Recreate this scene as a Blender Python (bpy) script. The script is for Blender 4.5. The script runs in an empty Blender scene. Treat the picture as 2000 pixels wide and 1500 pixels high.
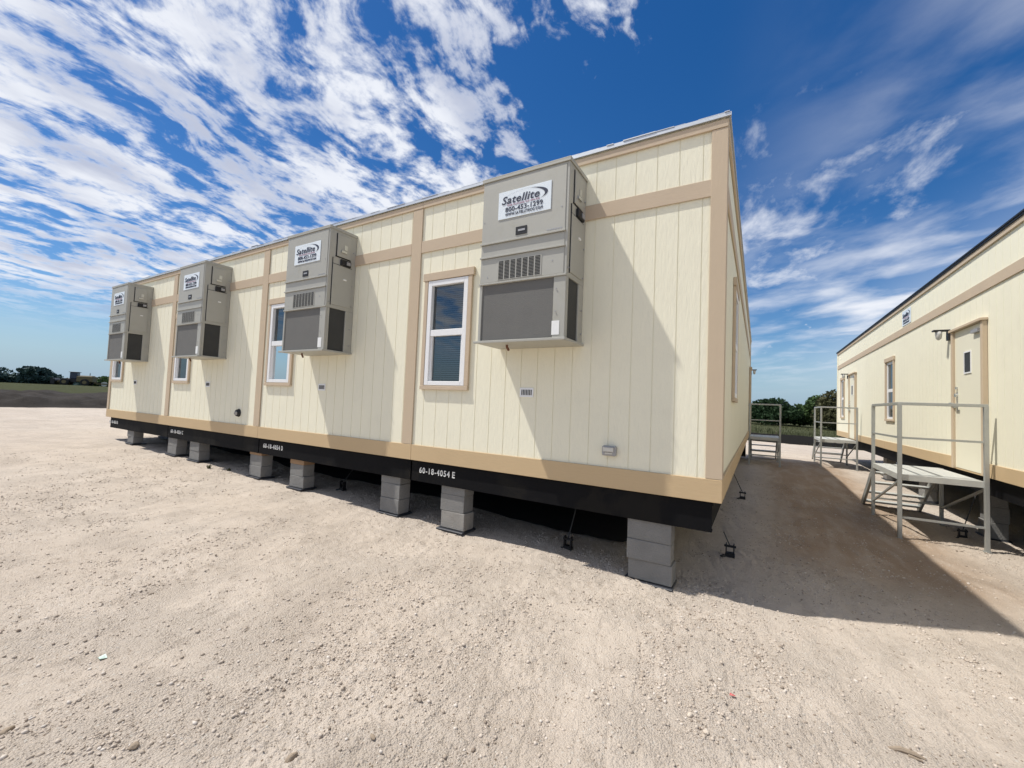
import bpy, bmesh, math, random
import numpy as np
from mathutils import Vector, Matrix

S = bpy.context.scene
COL = S.collection
R = math.radians
rnd = random.Random(7)

# ------------------------------------------------------------------ camera
CAMP = Vector((0.2796, -4.0491, 0.7759))
cf = Vector((-0.5092853, 0.85940882, 0.04522136)); cr = Vector((0.86051157, 0.50778719, 0.04089016)); cu = Vector((-0.01217854, -0.05973826, 0.99813978))
cam = bpy.data.cameras.new('camera'); camo = bpy.data.objects.new('camera', cam); COL.objects.link(camo)
cam.sensor_width = 36; cam.lens = 813.94 / 2000 * 36; cam.clip_start = 0.05; cam.clip_end = 3000
M = Matrix.Identity(4)
for i in range(3):
    M[i][0] = cr[i]; M[i][1] = cu[i]; M[i][2] = -cf[i]; M[i][3] = CAMP[i]
camo.matrix_world = M
S.camera = camo
S.render.resolution_x = 1024; S.render.resolution_y = 768

# ------------------------------------------------------------------ exposure, sun, sky
S.view_settings.view_transform = 'Standard'; S.view_settings.look = 'None'
S.view_settings.exposure = 0.36; S.view_settings.gamma = 1.0
SUN = Vector((-0.43, -0.21, 0.878)).normalized()
sl = bpy.data.lights.new('sun', 'SUN'); sl.energy = 3.7; sl.angle = R(0.9); sl.color = (1.0, 0.965, 0.90)
so = bpy.data.objects.new('sun', sl); COL.objects.link(so)
so.rotation_euler = SUN.to_track_quat('Z', 'Y').to_euler()

W = bpy.data.worlds.new('World'); S.world = W; W.use_nodes = True
nt = W.node_tree; nt.nodes.clear()
class NT:
    def __init__(s, t): s.t = t
    def n(s, typ, **k):
        o = s.t.nodes.new(typ)
        for a, b in k.items():
            if a == 'ins':
                for i, v in b.items():
                    if isinstance(v, bpy.types.NodeSocket): s.t.links.new(v, o.inputs[i])
                    else: o.inputs[i].default_value = v
            else: setattr(o, a, b)
        return o
    def m(s, op, a, b=0.0, c=0.0, clamp=False):
        o = s.n('ShaderNodeMath', operation=op, use_clamp=clamp, ins={0: a, 1: b})
        if op in ('MULTIPLY_ADD', 'SMOOTH_MIN', 'WRAP'):
            if isinstance(c, bpy.types.NodeSocket): s.t.links.new(c, o.inputs[2])
            else: o.inputs[2].default_value = c
        return o.outputs[0]
    def ss(s, x, a, b, lo=0.0, hi=1.0):
        return s.n('ShaderNodeMapRange', interpolation_type='SMOOTHSTEP', ins={0: x, 1: a, 2: b, 3: lo, 4: hi}).outputs[0]
    def comb(s, x, y, z=0.0): return s.n('ShaderNodeCombineXYZ', ins={0: x, 1: y, 2: z}).outputs[0]
    def noise(s, vec, scale, detail=4, rough=.5, dist=0.0, dim='3D'):
        return s.n('ShaderNodeTexNoise', noise_dimensions=dim, ins={'Vector': vec, 'Scale': scale, 'Detail': detail, 'Roughness': rough, 'Distortion': dist}).outputs[0]
    def mix(s, f, a, b, blend='MIX'):
        o = s.n('ShaderNodeMix', data_type='RGBA', blend_type=blend)
        for i, v in ((0, f), (6, a), (7, b)):
            if isinstance(v, bpy.types.NodeSocket): s.t.links.new(v, o.inputs[i])
            else: o.inputs[i].default_value = v if i == 0 else ((*v, 1) if len(v) == 3 else v)
        return o.outputs[2]
    def ramp(s, x, stops):
        o = s.n('ShaderNodeValToRGB', ins={0: x}); e = o.color_ramp.elements
        while len(e) < len(stops): e.new(.5)
        for q, (p, c) in zip(e, stops): q.position = p; q.color = (*c, 1)
        return o.outputs[0]
w = NT(nt)
sky = w.n('ShaderNodeTexSky', sky_type='NISHITA', sun_disc=False, sun_elevation=math.asin(SUN.z), sun_rotation=math.atan2(SUN.x, SUN.y), altitude=50, air_density=1.0, dust_density=0.3, ozone_density=2.5)
hs = w.n('ShaderNodeHueSaturation', ins={'Hue': 0.507, 'Saturation': 1.38, 'Value': 0.64, 'Color': sky.outputs[0]})
tc = w.n('ShaderNodeTexCoord'); sp = w.n('ShaderNodeSeparateXYZ', ins={0: tc.outputs['Generated']})
dz = w.m('ADD', w.m('MAXIMUM', sp.outputs[2], 0.0), 0.12)
px = w.m('DIVIDE', sp.outputs[0], dz); py = w.m('DIVIDE', sp.outputs[1], dz)
hA = R(-10)
u = w.m('ADD', w.m('MULTIPLY', px, math.cos(hA)), w.m('MULTIPLY', py, -math.sin(hA)))
v = w.m('ADD', w.m('MULTIPLY', px, math.sin(hA)), w.m('MULTIPLY', py, math.cos(hA)))
# broken cumulus streets on the left
warp = w.m('MULTIPLY', w.m('SUBTRACT', w.noise(w.comb(u, v, 2.2), 2.0, 3, .5), .5), .35)
uw = w.m('ADD', u, warp)
vec = w.comb(uw, w.m('MULTIPLY', v, 0.52), 3.7)
n1 = w.noise(vec, 7.6, 13, 0.60, 0.1)
nf = w.noise(w.comb(u, w.m('MULTIPLY', v, .85), 1.7), 19.0, 8, 0.6, 0.1)
n1 = w.m('ADD', n1, w.m('MULTIPLY', w.m('SUBTRACT', nf, .5), .34))
big = w.noise(w.comb(uw, w.m('MULTIPLY', v, 0.45), 9.1), 1.9, 3, 0.5)
edge = w.m('ADD', u, w.m('MULTIPLY', w.m('SUBTRACT', v, 0.9), 0.55))
cov = w.m('ADD', w.ss(edge, -0.56, 0.0, 0.0, 0.26), w.m('MULTIPLY', w.m('SUBTRACT', 0.5, big), 0.38))
d1 = w.m('SUBTRACT', n1, w.m('ADD', cov, 0.419))
cum = w.ss(d1, -0.04, 0.16)
# thin cirrus veil on the right
vec2 = w.comb(w.m('MULTIPLY', v, .9), w.m('ADD', w.m('MULTIPLY', u, 1.0), w.m('MULTIPLY', v, .35)), 1.3)
n2 = w.noise(vec2, 2.6, 8, 0.52, 0.25)
ve = w.m('ADD', w.ss(u, 0.05, 1.15, 0.0, 0.62), w.ss(v, 1.4, 3.0, 0.0, 0.45))
cir = w.m('MULTIPLY', w.ss(n2, 0.34, 0.72), w.m('MULTIPLY', ve, w.ss(u, -0.2, 0.35)), clamp=True)
cir = w.m('MAXIMUM', cir, w.m('MULTIPLY', w.ss(u, 0.75, 2.0), w.m('MULTIPLY', ve, 0.85)))
# one denser puff low over the alley
pu = w.m('SUBTRACT', u, 0.46); pv = w.m('MULTIPLY', w.m('SUBTRACT', v, 2.0), 0.36)
pr = w.m('SQRT', w.m('ADD', w.m('MULTIPLY', pu, pu), w.m('MULTIPLY', pv, pv)))
n3 = w.noise(w.comb(u, w.m('MULTIPLY', v, .6), 5.5), 4.5, 10, 0.6, 0.2)
puff = w.ss(w.m('SUBTRACT', n3, w.m('ADD', 0.34, w.m('MULTIPLY', pr, 0.72))), -0.05, 0.26)
al = w.m('MAXIMUM', w.m('MAXIMUM', cum, cir), w.m('MULTIPLY', puff, 0.85))
al = w.m('MULTIPLY', al, w.ss(sp.outputs[2], 0.02, 0.20))
al = w.m('MULTIPLY', al, w.m('ADD', w.ss(sp.outputs[2], 0.06, 0.19), w.ss(sp.outputs[0], -0.75, -0.35), clamp=True))
# cloud tone: thin parts bright, thick cores a little grey-lavender
core = w.ss(w.noise(w.comb(u, w.m('MULTIPLY', v, .55), 3.9), 2.6, 6, .55), 0.44, 0.66)
ccol = w.mix(w.m('MULTIPLY', core, w.ss(d1, 0.02, 0.15)), (0.82, 0.85, 0.92), (0.50, 0.545, 0.68))
hz = w.mix(w.m('MULTIPLY', w.ss(sp.outputs[2], 0.16, -0.01), .85), hs.outputs[0], (1.75, 2.7, 3.9))
skyS = w.n('ShaderNodeVectorMath', operation='SCALE', ins={0: hz}); skyS.inputs[3].default_value = 1.0
CL = 6.3   # cloud radiance relative to the sky texture (Background strength below scales both)
cc = w.n('ShaderNodeVectorMath', operation='SCALE', ins={0: ccol}); cc.inputs[3].default_value = CL
fin = w.mix(al, skyS.outputs[0], cc.outputs[0])
bg = w.n('ShaderNodeBackground', ins={0: fin, 1: 0.13})
wo = w.n('ShaderNodeOutputWorld', ins={0: bg.outputs[0]})

# ------------------------------------------------------------------ materials
def material(name, base, rough=.6, metal=0., var=0., vscale=3., bump=0., bscale=200., bstretch=(1, 1, 1), spec=.5, dirt=None, dscale=2., second=None, sscale=8., smask=(.5, .62)):
    m = bpy.data.materials.new(name); m.use_nodes = True
    t = NT(m.node_tree); m.node_tree.nodes.clear()
    co = t.n('ShaderNodeTexCoord').outputs['Object']
    rn = t.m('MULTIPLY', t.n('ShaderNodeObjectInfo').outputs['Random'], 37.0)
    co = t.n('ShaderNodeVectorMath', operation='ADD', ins={0: co, 1: t.comb(rn, rn, rn)}).outputs[0]
    col = None
    if var:
        f = t.noise(co, vscale, 5, .6)
        col = t.mix(f, tuple(c * (1 - var) for c in base), tuple(min(1, c * (1 + var)) for c in base))
    if second:
        f = t.ss(t.noise(co, sscale, 6, .65, .3), smask[0], smask[1])
        col = t.mix(f, col if col else base, second)
    if dirt:
        f = t.ss(t.noise(co, dscale, 8, .7, .5), .5, .75)
        col = t.mix(t.m('MULTIPLY', f, .6), col if col else base, dirt)
    b = t.n('ShaderNodeBsdfPrincipled', ins={'Roughness': rough, 'Metallic': metal, 'Specular IOR Level': spec})
    if col: t.t.links.new(col, b.inputs['Base Color'])
    else: b.inputs['Base Color'].default_value = (*base, 1)
    if bump:
        mp = t.n('ShaderNodeMapping', ins={'Vector': co, 'Scale': bstretch})
        h = t.noise(mp.outputs[0], bscale, 6, .65)
        bn = t.n('ShaderNodeBump', ins={'Strength': 1.0, 'Distance': bump, 'Height': h})
        t.t.links.new(bn.outputs[0], b.inputs['Normal'])
    t.n('ShaderNodeOutputMaterial', ins={0: b.outputs[0]})
    return m
CREAM = (0.82, 0.784, 0.625)
m_siding = material('cream_siding_paint', CREAM, .72, var=.03, vscale=1.2, bump=.0045, bscale=45, bstretch=(1, 1, .2), spec=.25, dirt=(.75, .71, .57), dscale=.9)
m_trim = material('tan_trim_paint', (0.53, 0.425, 0.305), .7, var=.05, vscale=3, bump=.002, bscale=55, bstretch=(1, 1, .16), spec=.3)
m_skirt = material('skirt_board_paint', (0.54, 0.40, 0.235), .7, var=.06, vscale=2, bump=.002, bscale=55, bstretch=(.16, .16, 1), spec=.3)
m_trimh = material('tan_trim_paint_horizontal', (0.53, 0.425, 0.31), .7, var=.05, vscale=3, bump=.002, bscale=55, bstretch=(.16, .16, 1), spec=.3)
m_metaledge = material('galvanised_roof_edge', (0.62, 0.64, 0.66), .45, .6, var=.12, vscale=6)
m_roof = material('white_roof_membrane', (0.7, 0.7, 0.68), .8, var=.08)
m_black = material('black_chassis_paint', (0.007, 0.007, 0.008), .7, var=.35, vscale=4, bump=.001, bscale=30, second=(.013, .012, .011), sscale=1.7, spec=.1)
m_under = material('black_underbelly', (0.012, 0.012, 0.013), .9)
m_white = material('white_vinyl', (0.80, 0.80, 0.80), .4, var=.02)
m_whitepaint = material('white_stencil_paint', (0.75, 0.75, 0.72), .8)
m_ac = material('beige_grey_metal', (0.41, 0.40, 0.355), .5, .15, var=.04, vscale=2.5, spec=.4, dirt=(.36, .345, .28), dscale=4)
m_acdark = material('grey_louvre_screen', (0.14, 0.137, 0.128), .75, var=.1, vscale=5, bump=.003, bscale=160)
m_acside = material('dark_side_screen', (0.045, 0.045, 0.042), .8, var=.2, vscale=6, bump=.003, bscale=160)
m_slot = material('slot_shadow_black', (0.02, 0.02, 0.02), .9)
m_label = material('white_sticker', (0.8, 0.8, 0.78), .5)
m_signw = material('white_sign_board', (0.74, 0.80, 0.84), .35, var=.02)
m_navy = material('navy_lettering', (0.015, 0.02, 0.05), .5)
m_pink = material('faded_red_lettering', (0.50, 0.33, 0.42), .6)
m_alu = material('dull_aluminium', (0.42, 0.425, 0.40), .5, .55, var=.12, vscale=9, bump=.0006, bscale=60)
m_aludeck = material('aluminium_deck', (0.56, 0.56, 0.52), .6, .4, var=.15, vscale=5, bump=.0015, bscale=80)
m_door = material('door_cream_paint', (0.77, 0.73, 0.58), .5, var=.02, bump=.0004, bscale=80)
m_darkmetal = material('black_metal', (0.02, 0.02, 0.022), .5, .3, var=.3)
m_steel = material('brushed_steel', (0.55, 0.55, 0.53), .35, .9)
m_grey = material('grey_box_metal', (0.36, 0.36, 0.37), .5, .3, var=.1)
m_block = material('concrete_block', (0.215, 0.21, 0.20), .95, var=.22, vscale=6, bump=.010, bscale=60, dirt=(.2, .195, .18), dscale=9)
m_block2 = material('pale_concrete_block', (0.29, 0.275, 0.25), .95, var=.22, vscale=6, bump=.010, bscale=70, dirt=(.22, .205, .185), dscale=7)
m_wood = material('raw_pine_shim', (0.32, 0.20, 0.11), .85, var=.25, vscale=3, bump=.002, bscale=40, bstretch=(.2, 1, 1))
m_pad = material('black_plastic_pad', (0.035, 0.037, 0.045), .5, var=.3)
m_strap = material('galvanised_strap', (0.08, 0.08, 0.08), .6, .3, var=.2)
m_blind = material('white_blind_slats', (0.42, 0.43, 0.43), .6)
m_dark = material('dark_interior', (0.03, 0.035, 0.04), .9)
m_globe = material('frosted_lamp_globe', (0.5, 0.5, 0.48), .25)
m_rust = material('rusty_pipe', (0.16, 0.07, 0.04), .8, var=.4, vscale=20)
m_fence = material('black_fence_fabric', (0.012, 0.012, 0.013), .8, var=.3)
m_yellow = material('faded_machine_yellow', (0.17, 0.13, 0.055), .6, var=.3, vscale=2, dirt=(.08, .07, .05))
m_rubber = material('black_rubber', (0.02, 0.02, 0.02), .85)
m_cab = material('tinted_cab_glass', (0.02, 0.03, 0.06), .15)
m_bark = material('grey_brown_bark', (0.10, 0.075, 0.055), .9, var=.3, vscale=5)
m_stone = material('pale_limestone', (0.55, 0.47, 0.38), .9, var=.2, vscale=30, bump=.004, bscale=50)
m_stone2 = material('brown_stone', (0.30, 0.235, 0.17), .9, var=.2, vscale=30, bump=.004, bscale=50)

def leafmat(name, c, tr=.25):
    m = bpy.data.materials.new(name); m.use_nodes = True; t = NT(m.node_tree); m.node_tree.nodes.clear()
    co = t.n('ShaderNodeTexCoord').outputs['Object']
    f = t.noise(co, .9, 3, .6); g = t.n('ShaderNodeNewGeometry').outputs['Random Per Island']
    col = t.mix(f, tuple(x * .65 for x in c), tuple(x * 1.35 for x in c))
    col = t.mix(t.m('MULTIPLY', g, .5), col, tuple(x * 1.7 for x in c))
    b = t.n('ShaderNodeBsdfPrincipled', ins={'Roughness': .7, 'Base Color': col, 'Specular IOR Level': .2})
    tl = t.n('ShaderNodeBsdfTranslucent', ins={'Color': col})
    mx = t.n('ShaderNodeMixShader', ins={0: tr, 1: b.outputs[0], 2: tl.outputs[0]})
    t.n('ShaderNodeOutputMaterial', ins={0: mx.outputs[0]}); return m
m_leafd = leafmat('dark_green_leaves', (0.022, 0.045, 0.018))
m_leafm = leafmat('mid_green_leaves', (0.05, 0.085, 0.028))
m_leafb = leafmat('brown_green_leaves', (0.075, 0.075, 0.035))
m_leafblue = leafmat('far_haze_blue_leaves', (0.035, 0.065, 0.06), .1)  # blue of distance haze put into the leaf colour
m_grass = leafmat('olive_grass', (0.065, 0.072, 0.032))

def glassmat():
    m = bpy.data.materials.new('window_glass'); m.use_nodes = True; t = NT(m.node_tree); m.node_tree.nodes.clear()
    gl = t.n('ShaderNodeBsdfGlossy', ins={'Color': (.66, .70, .72, 1), 'Roughness': .03})
    tr = t.n('ShaderNodeBsdfTransparent', ins={'Color': (.50, .57, .62, 1)})
    fr = t.n('ShaderNodeFresnel', ins={0: 1.9})
    mx = t.n('ShaderNodeMixShader', ins={0: t.m('ADD', fr.outputs[0], .08, clamp=True), 1: tr.outputs[0], 2: gl.outputs[0]})
    t.n('ShaderNodeOutputMaterial', ins={0: mx.outputs[0]}); return m
m_glass = glassmat()

# ------------------------------------------------------------------ mesh helpers
class MB:
    def __init__(s): s.v = []; s.f = []
    def quad(s, a, b, c, d):
        n = len(s.v); s.v += [tuple(a), tuple(b), tuple(c), tuple(d)]; s.f.append((n, n + 1, n + 2, n + 3))
    def box(s, x0, x1, y0, y1, z0, z1):
        n = len(s.v)
        s.v += [(x0, y0, z0), (x1, y0, z0), (x1, y1, z0), (x0, y1, z0), (x0, y0, z1), (x1, y0, z1), (x1, y1, z1), (x0, y1, z1)]
        for q in ((3, 2, 1, 0), (4, 5, 6, 7), (0, 1, 5, 4), (1, 2, 6, 5), (2, 3, 7, 6), (3, 0, 4, 7)): s.f.append(tuple(n + i for i in q))
        return s
    def tube(s, pts, r, seg=8, cap=True):
        pts = [Vector(p) for p in pts]; rr = r if isinstance(r, (list, tuple)) else [r] * len(pts)
        n0 = len(s.v); up = None
        for i, p in enumerate(pts):
            d = (pts[min(i + 1, len(pts) - 1)] - pts[max(i - 1, 0)]).normalized()
            a = d.orthogonal().normalized() if up is None else (up - d * up.dot(d)).normalized()
            up = a; b = d.cross(a)
            for k in range(seg):
                t = 2 * math.pi * (k + .5) / seg
                s.v.append(tuple(p + a * math.cos(t) * rr[i] + b * math.sin(t) * rr[i]))
        for i in range(len(pts) - 1):
            for k in range(seg):
                a = n0 + i * seg + k; b = n0 + i * seg + (k + 1) % seg
                s.f.append((a, b, b + seg, a + seg))
        if cap:
            s.f.append(tuple(n0 + k for k in reversed(range(seg)))); e = n0 + (len(pts) - 1) * seg; s.f.append(tuple(e + k for k in range(seg)))
        return s
    def bar(s, p, q, w2, h2, up=(0, 0, 1)):
        p = Vector(p); q = Vector(q); d = (q - p).normalized(); a = d.cross(Vector(up))
        if a.length < 1e-4: a = Vector((1, 0, 0))
        a.normalize(); b = d.cross(a); n = len(s.v)
        for c in (p, q):
            for i, j in ((-1, -1), (1, -1), (1, 1), (-1, 1)): s.v.append(tuple(c + a * i * w2 + b * j * h2))
        for f in ((0, 1, 2, 3), (7, 6, 5, 4), (0, 4, 5, 1), (1, 5, 6, 2), (2, 6, 7, 3), (3, 7, 4, 0)): s.f.append(tuple(n + i for i in f))
        return s
    def build(s, name, mat, parent=None, bevel=0, smooth=False, origin=None):
        me = bpy.data.meshes.new(name); me.from_pydata(s.v, [], s.f); me.update()
        bm = bmesh.new(); bm.from_mesh(me); bmesh.ops.recalc_face_normals(bm, faces=bm.faces)
        if bevel: bmesh.ops.bevel(bm, geom=list(bm.edges), offset=bevel, segments=1, affect='EDGES', clamp_overlap=True)
        bm.to_mesh(me); bm.free()
        if smooth: me.polygons.foreach_set('use_smooth', [True] * len(me.polygons))
        me.materials.append(mat)
        o = bpy.data.objects.new(name, me); COL.objects.link(o)
        if parent is not None:
            o.parent = parent
            pw = world_loc(parent)
            me.transform(Matrix.Translation(-pw))
        elif origin is not None:
            me.transform(Matrix.Translation(-Vector(origin))); o.location = origin
        return o
WL = {}
def world_loc(o):   # parents are never rotated while building
    p = Vector((0, 0, 0))
    while o is not None: p += o.location; o = o.parent
    return p
def tag(o, label=None, cat=None, group=None, kind=None):
    if label: o['label'] = label
    if cat: o['category'] = cat
    if group: o['group'] = group
    if kind: o['kind'] = kind
    return o
def thing(name, label, cat, loc=(0, 0, 0), group=None):
    o = bpy.data.objects.new(name, None); COL.objects.link(o); o.location = loc; o.empty_display_size = .2
    return tag(o, label, cat, group)
def copy_tree(o, parent=None):
    c = o.copy(); COL.objects.link(c)
    if parent is not None: c.parent = parent
    for ch in list(o.children): copy_tree(ch, c)
    return c

def text_mesh(body, size, bold=0.0, shear=0.0, sx=1.0, extrude=.001, align='LEFT', sp=1.0):
    cu_ = bpy.data.curves.new('t', 'FONT'); cu_.body = body; cu_.size = size; cu_.offset = bold; cu_.shear = shear; cu_.extrude = extrude; cu_.align_x = align; cu_.resolution_u = 3; cu_.space_character = sp
    ob = bpy.data.objects.new('t', cu_); COL.objects.link(ob)
    dg = bpy.context.evaluated_depsgraph_get(); me = bpy.data.meshes.new_from_object(ob.evaluated_get(dg))
    COL.objects.unlink(ob); bpy.data.objects.remove(ob)
    me.transform(Matrix.Diagonal((sx, 1, 1, 1)))
    return me
def text_obj(name, body, width, height, origin, right, up, mat, parent, bold=0., shear=0., align='LEFT', sp=1.0):
    """lettering fitted in width x height, lower left corner at origin (world)"""
    me = text_mesh(body, 1.0, bold, shear, 1.0, .004, sp=sp)
    xs = [q.co.x for q in me.vertices]; ys = [q.co.y for q in me.vertices]
    x0, x1, y0, y1 = min(xs), max(xs), min(ys), max(ys)
    r = Vector(right); uu = Vector(up); n = r.cross(uu)
    Mx = Matrix.Identity(4)
    for i in range(3): Mx[i][0] = r[i] * width / (x1 - x0); Mx[i][1] = uu[i] * height / (y1 - y0); Mx[i][2] = n[i] * .5
    me.transform(Matrix.Translation((-x0, -y0, 0))); me.transform(Mx)
    me.transform(Matrix.Translation(Vector(origin) - world_loc(parent)))
    me.materials.clear(); me.materials.append(mat)
    o = bpy.data.objects.new(name, me); COL.objects.link(o); o.parent = parent
    return o

# numpy value noise
def vnoise(x, y, seed=0):
    xi = np.floor(x).astype(np.int64); yi = np.floor(y).astype(np.int64); fx = x - xi; fy = y - yi
    fx = fx * fx * (3 - 2 * fx); fy = fy * fy * (3 - 2 * fy)
    def h(a, b):
        n = (a * 374761393 + b * 668265263 + seed * 974634777) & 0xffffffff
        n = ((n ^ (n >> 13)) * 1274126177) & 0xffffffff
        return ((n ^ (n >> 16)) & 0xffff) / 65535.0
    return (h(xi, yi) * (1 - fx) + h(xi + 1, yi) * fx) * (1 - fy) + (h(xi, yi + 1) * (1 - fx) + h(xi + 1, yi + 1) * fx) * fy
def fbm(x, y, oct=4, seed=0, gain=.5):
    s = 0; a = 1; t = 0
    for i in range(oct): s = s + a * vnoise(x * 2 ** i + 17.3 * i, y * 2 ** i + 9.1 * i, seed + i); t += a; a *= gain
    return s / t
def sst(x, a, b):
    t = np.clip((x - a) / (b - a), 0, 1); return t * t * (3 - 2 * t)
def gbase(x, y):
    x = np.asarray(x, float); y = np.asarray(y, float)
    z = -0.885 - 0.0215 * np.clip(x, -27, 6)
    z = z - 0.075 * sst(x, .8, 2.0) * (1 - sst(y, 6.5, 10)) * sst(y, .5, 3.5)
    z = z + 0.0150 * np.clip(-x - 27, 0, 66)
    z = z + 0.0085 * np.clip(y - 27, 0, 60) * (x > -25)
    return z
def gz(x, y): return float(gbase(x, y))
def gfull(x, y):
    z = gbase(x, y)
    # direction of the wheel drag marks: roughly along the alley
    a = R(-14); p = x * math.cos(a) - y * -math.sin(a); q = x * -math.sin(a) * -1 + y * math.cos(a)
    p = x * math.cos(a) + y * -math.sin(a) * 1.0; q = -x * -math.sin(a) + y * math.cos(a)
    d = np.hypot(x - CAMP.x, y - CAMP.y)
    near = 1 - sst(d, 25, 40)
    z = z + near * (fbm(x * .6, y * .6, 3, 5) - .5) * .05
    z = z + near * (fbm(p * 4.5, q * 1.1, 4, 11) - .5) * .030
    patch = sst(fbm(p * 1.3 + 5, q * .8, 3, 23), .46, .62)
    z = z + near * (fbm(x * 11, y * 11, 5, 31, .62) - .5) * (.013 + .013 * patch)
    z = z + (1 - sst(d, 8, 14)) * np.maximum(vnoise(x * 60, y * 60, 41) - .6, 0) * (.008 + .02 * patch)
    nn = 1 - sst(d, 10, 18)
    z = z + nn * (np.abs(vnoise(x * 24, y * 24, 71) - .5) + np.abs(vnoise(x * 47, y * 47, 72) - .5) * .6) * (.009 + .009 * patch)
    z = z - nn * np.maximum(.5 - np.abs(fbm(p * 7, q * 1.1, 3, 81) - .5) * 9, 0) * .012
    z = z + near * (vnoise(p * 2.4, q * .25, 83) - .5) * .009
    # tilled earth beyond the pad on the left
    soil = sst(-x, 27.3, 28.6) * (1 - sst(-x, 44, 48))
    z = z + soil * (.05 + (fbm(x * .8, y * .8, 4, 51) - .25) * .75)
    z = z + sst(y, 26, 30) * (x > -25) * (fbm(x * .3, y * .3, 3, 61) - .5) * .35
    return z

# ------------------------------------------------------------------ ground
def ground_material():
    m = bpy.data.materials.new('crushed_limestone_ground'); m.use_nodes = True; t = NT(m.node_tree); m.node_tree.nodes.clear()
    co = t.n('ShaderNodeTexCoord').outputs['Object']; s = t.n('ShaderNodeSeparateXYZ', ins={0: co}); X, Y = s.outputs[0], s.outputs[1]
    n1 = t.noise(co, .35, 5, .6); n2 = t.noise(co, 7, 8, .7, .3)
    mp = t.n('ShaderNodeMapping', ins={'Vector': co, 'Rotation': (0, 0, R(14)), 'Scale': (3.2, .7, 1)})
    n4 = t.noise(mp.outputs[0], 1.2, 7, .6, .3)
    c = t.mix(t.ss(n1, .38, .62), (0.535, 0.457, 0.378), (0.575, 0.498, 0.418))
    c = t.mix(t.m('MULTIPLY', t.ss(n2, .52, .72), .5), c, (0.34, 0.28, 0.222))
    c = t.mix(t.m('MULTIPLY', t.ss(n4, .52, .72), .18), c, (0.38, 0.315, 0.252))
    vo = t.n('ShaderNodeTexVoronoi', ins={'Vector': co, 'Scale': 48.0, 'Randomness': 1.0})
    rs = t.n('ShaderNodeSeparateColor', ins={0: vo.outputs['Color']}).outputs[0]
    c = t.mix(t.m('MULTIPLY', t.ss(rs, .80, .86), t.ss(vo.outputs['Distance'], .34, .22)), c, (0.60, 0.55, 0.48))
    c = t.mix(t.m('MULTIPLY', t.ss(rs, .10, .05), t.ss(vo.outputs['Distance'], .32, .2)), c, (0.24, 0.18, 0.13))
    # browner caliche in the alley
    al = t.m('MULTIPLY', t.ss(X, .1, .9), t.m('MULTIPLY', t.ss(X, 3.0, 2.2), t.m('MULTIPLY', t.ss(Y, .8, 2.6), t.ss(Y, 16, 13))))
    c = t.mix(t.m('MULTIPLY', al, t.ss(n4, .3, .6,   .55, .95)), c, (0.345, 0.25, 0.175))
    # tilled dark earth, then grass, left of the pad
    wob = t.m('MULTIPLY', t.m('SUBTRACT', t.noise(co, .25, 4, .6), .5), 3.0)
    xs = t.m('ADD', X, wob)
    c = t.mix(t.ss(t.m('ADD', X, t.m('MULTIPLY', wob, .12)), -27.25, -27.5), c, t.mix(t.noise(co, .7, 6, .7), (0.022, 0.02, 0.018), (0.07, 0.06, 0.052)))
    g = t.mix(t.noise(co, .5, 6, .7), (0.03, 0.036, 0.014), (0.075, 0.078, 0.033))
    c = t.mix(t.ss(xs, -46, -50), c, g)
    # grass field at the end of the alley
    ywob = t.m('ADD', Y, t.m('MULTIPLY', wob, .5))
    g2 = t.mix(t.noise(co, .35, 7, .7, .4), (0.045, 0.052, 0.024), (0.095, 0.097, 0.048))
    c = t.mix(t.m('MULTIPLY', t.ss(ywob, 24.2, 25.4), t.ss(X, -26, -24)), c, g2)
    vb = t.n('ShaderNodeTexVoronoi', ins={'Vector': co, 'Scale': 85.0})
    nb = t.noise(co, 130, 5, .7)
    patch = t.ss(t.noise(co, 1.6, 4, .6), .42, .6, .65, 1.0)
    h = t.m('MULTIPLY', patch, t.m('ADD', t.m('MULTIPLY', t.m('SUBTRACT', .5, vb.outputs['Distance']), .8), nb))
    bn = t.n('ShaderNodeBump', ins={'Strength': .9, 'Distance': .016, 'Height': h})
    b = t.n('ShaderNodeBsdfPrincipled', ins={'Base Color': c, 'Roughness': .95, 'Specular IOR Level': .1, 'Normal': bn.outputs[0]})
    t.n('ShaderNodeOutputMaterial', ins={0: b.outputs[0]}); return m
m_ground = ground_material()
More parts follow.
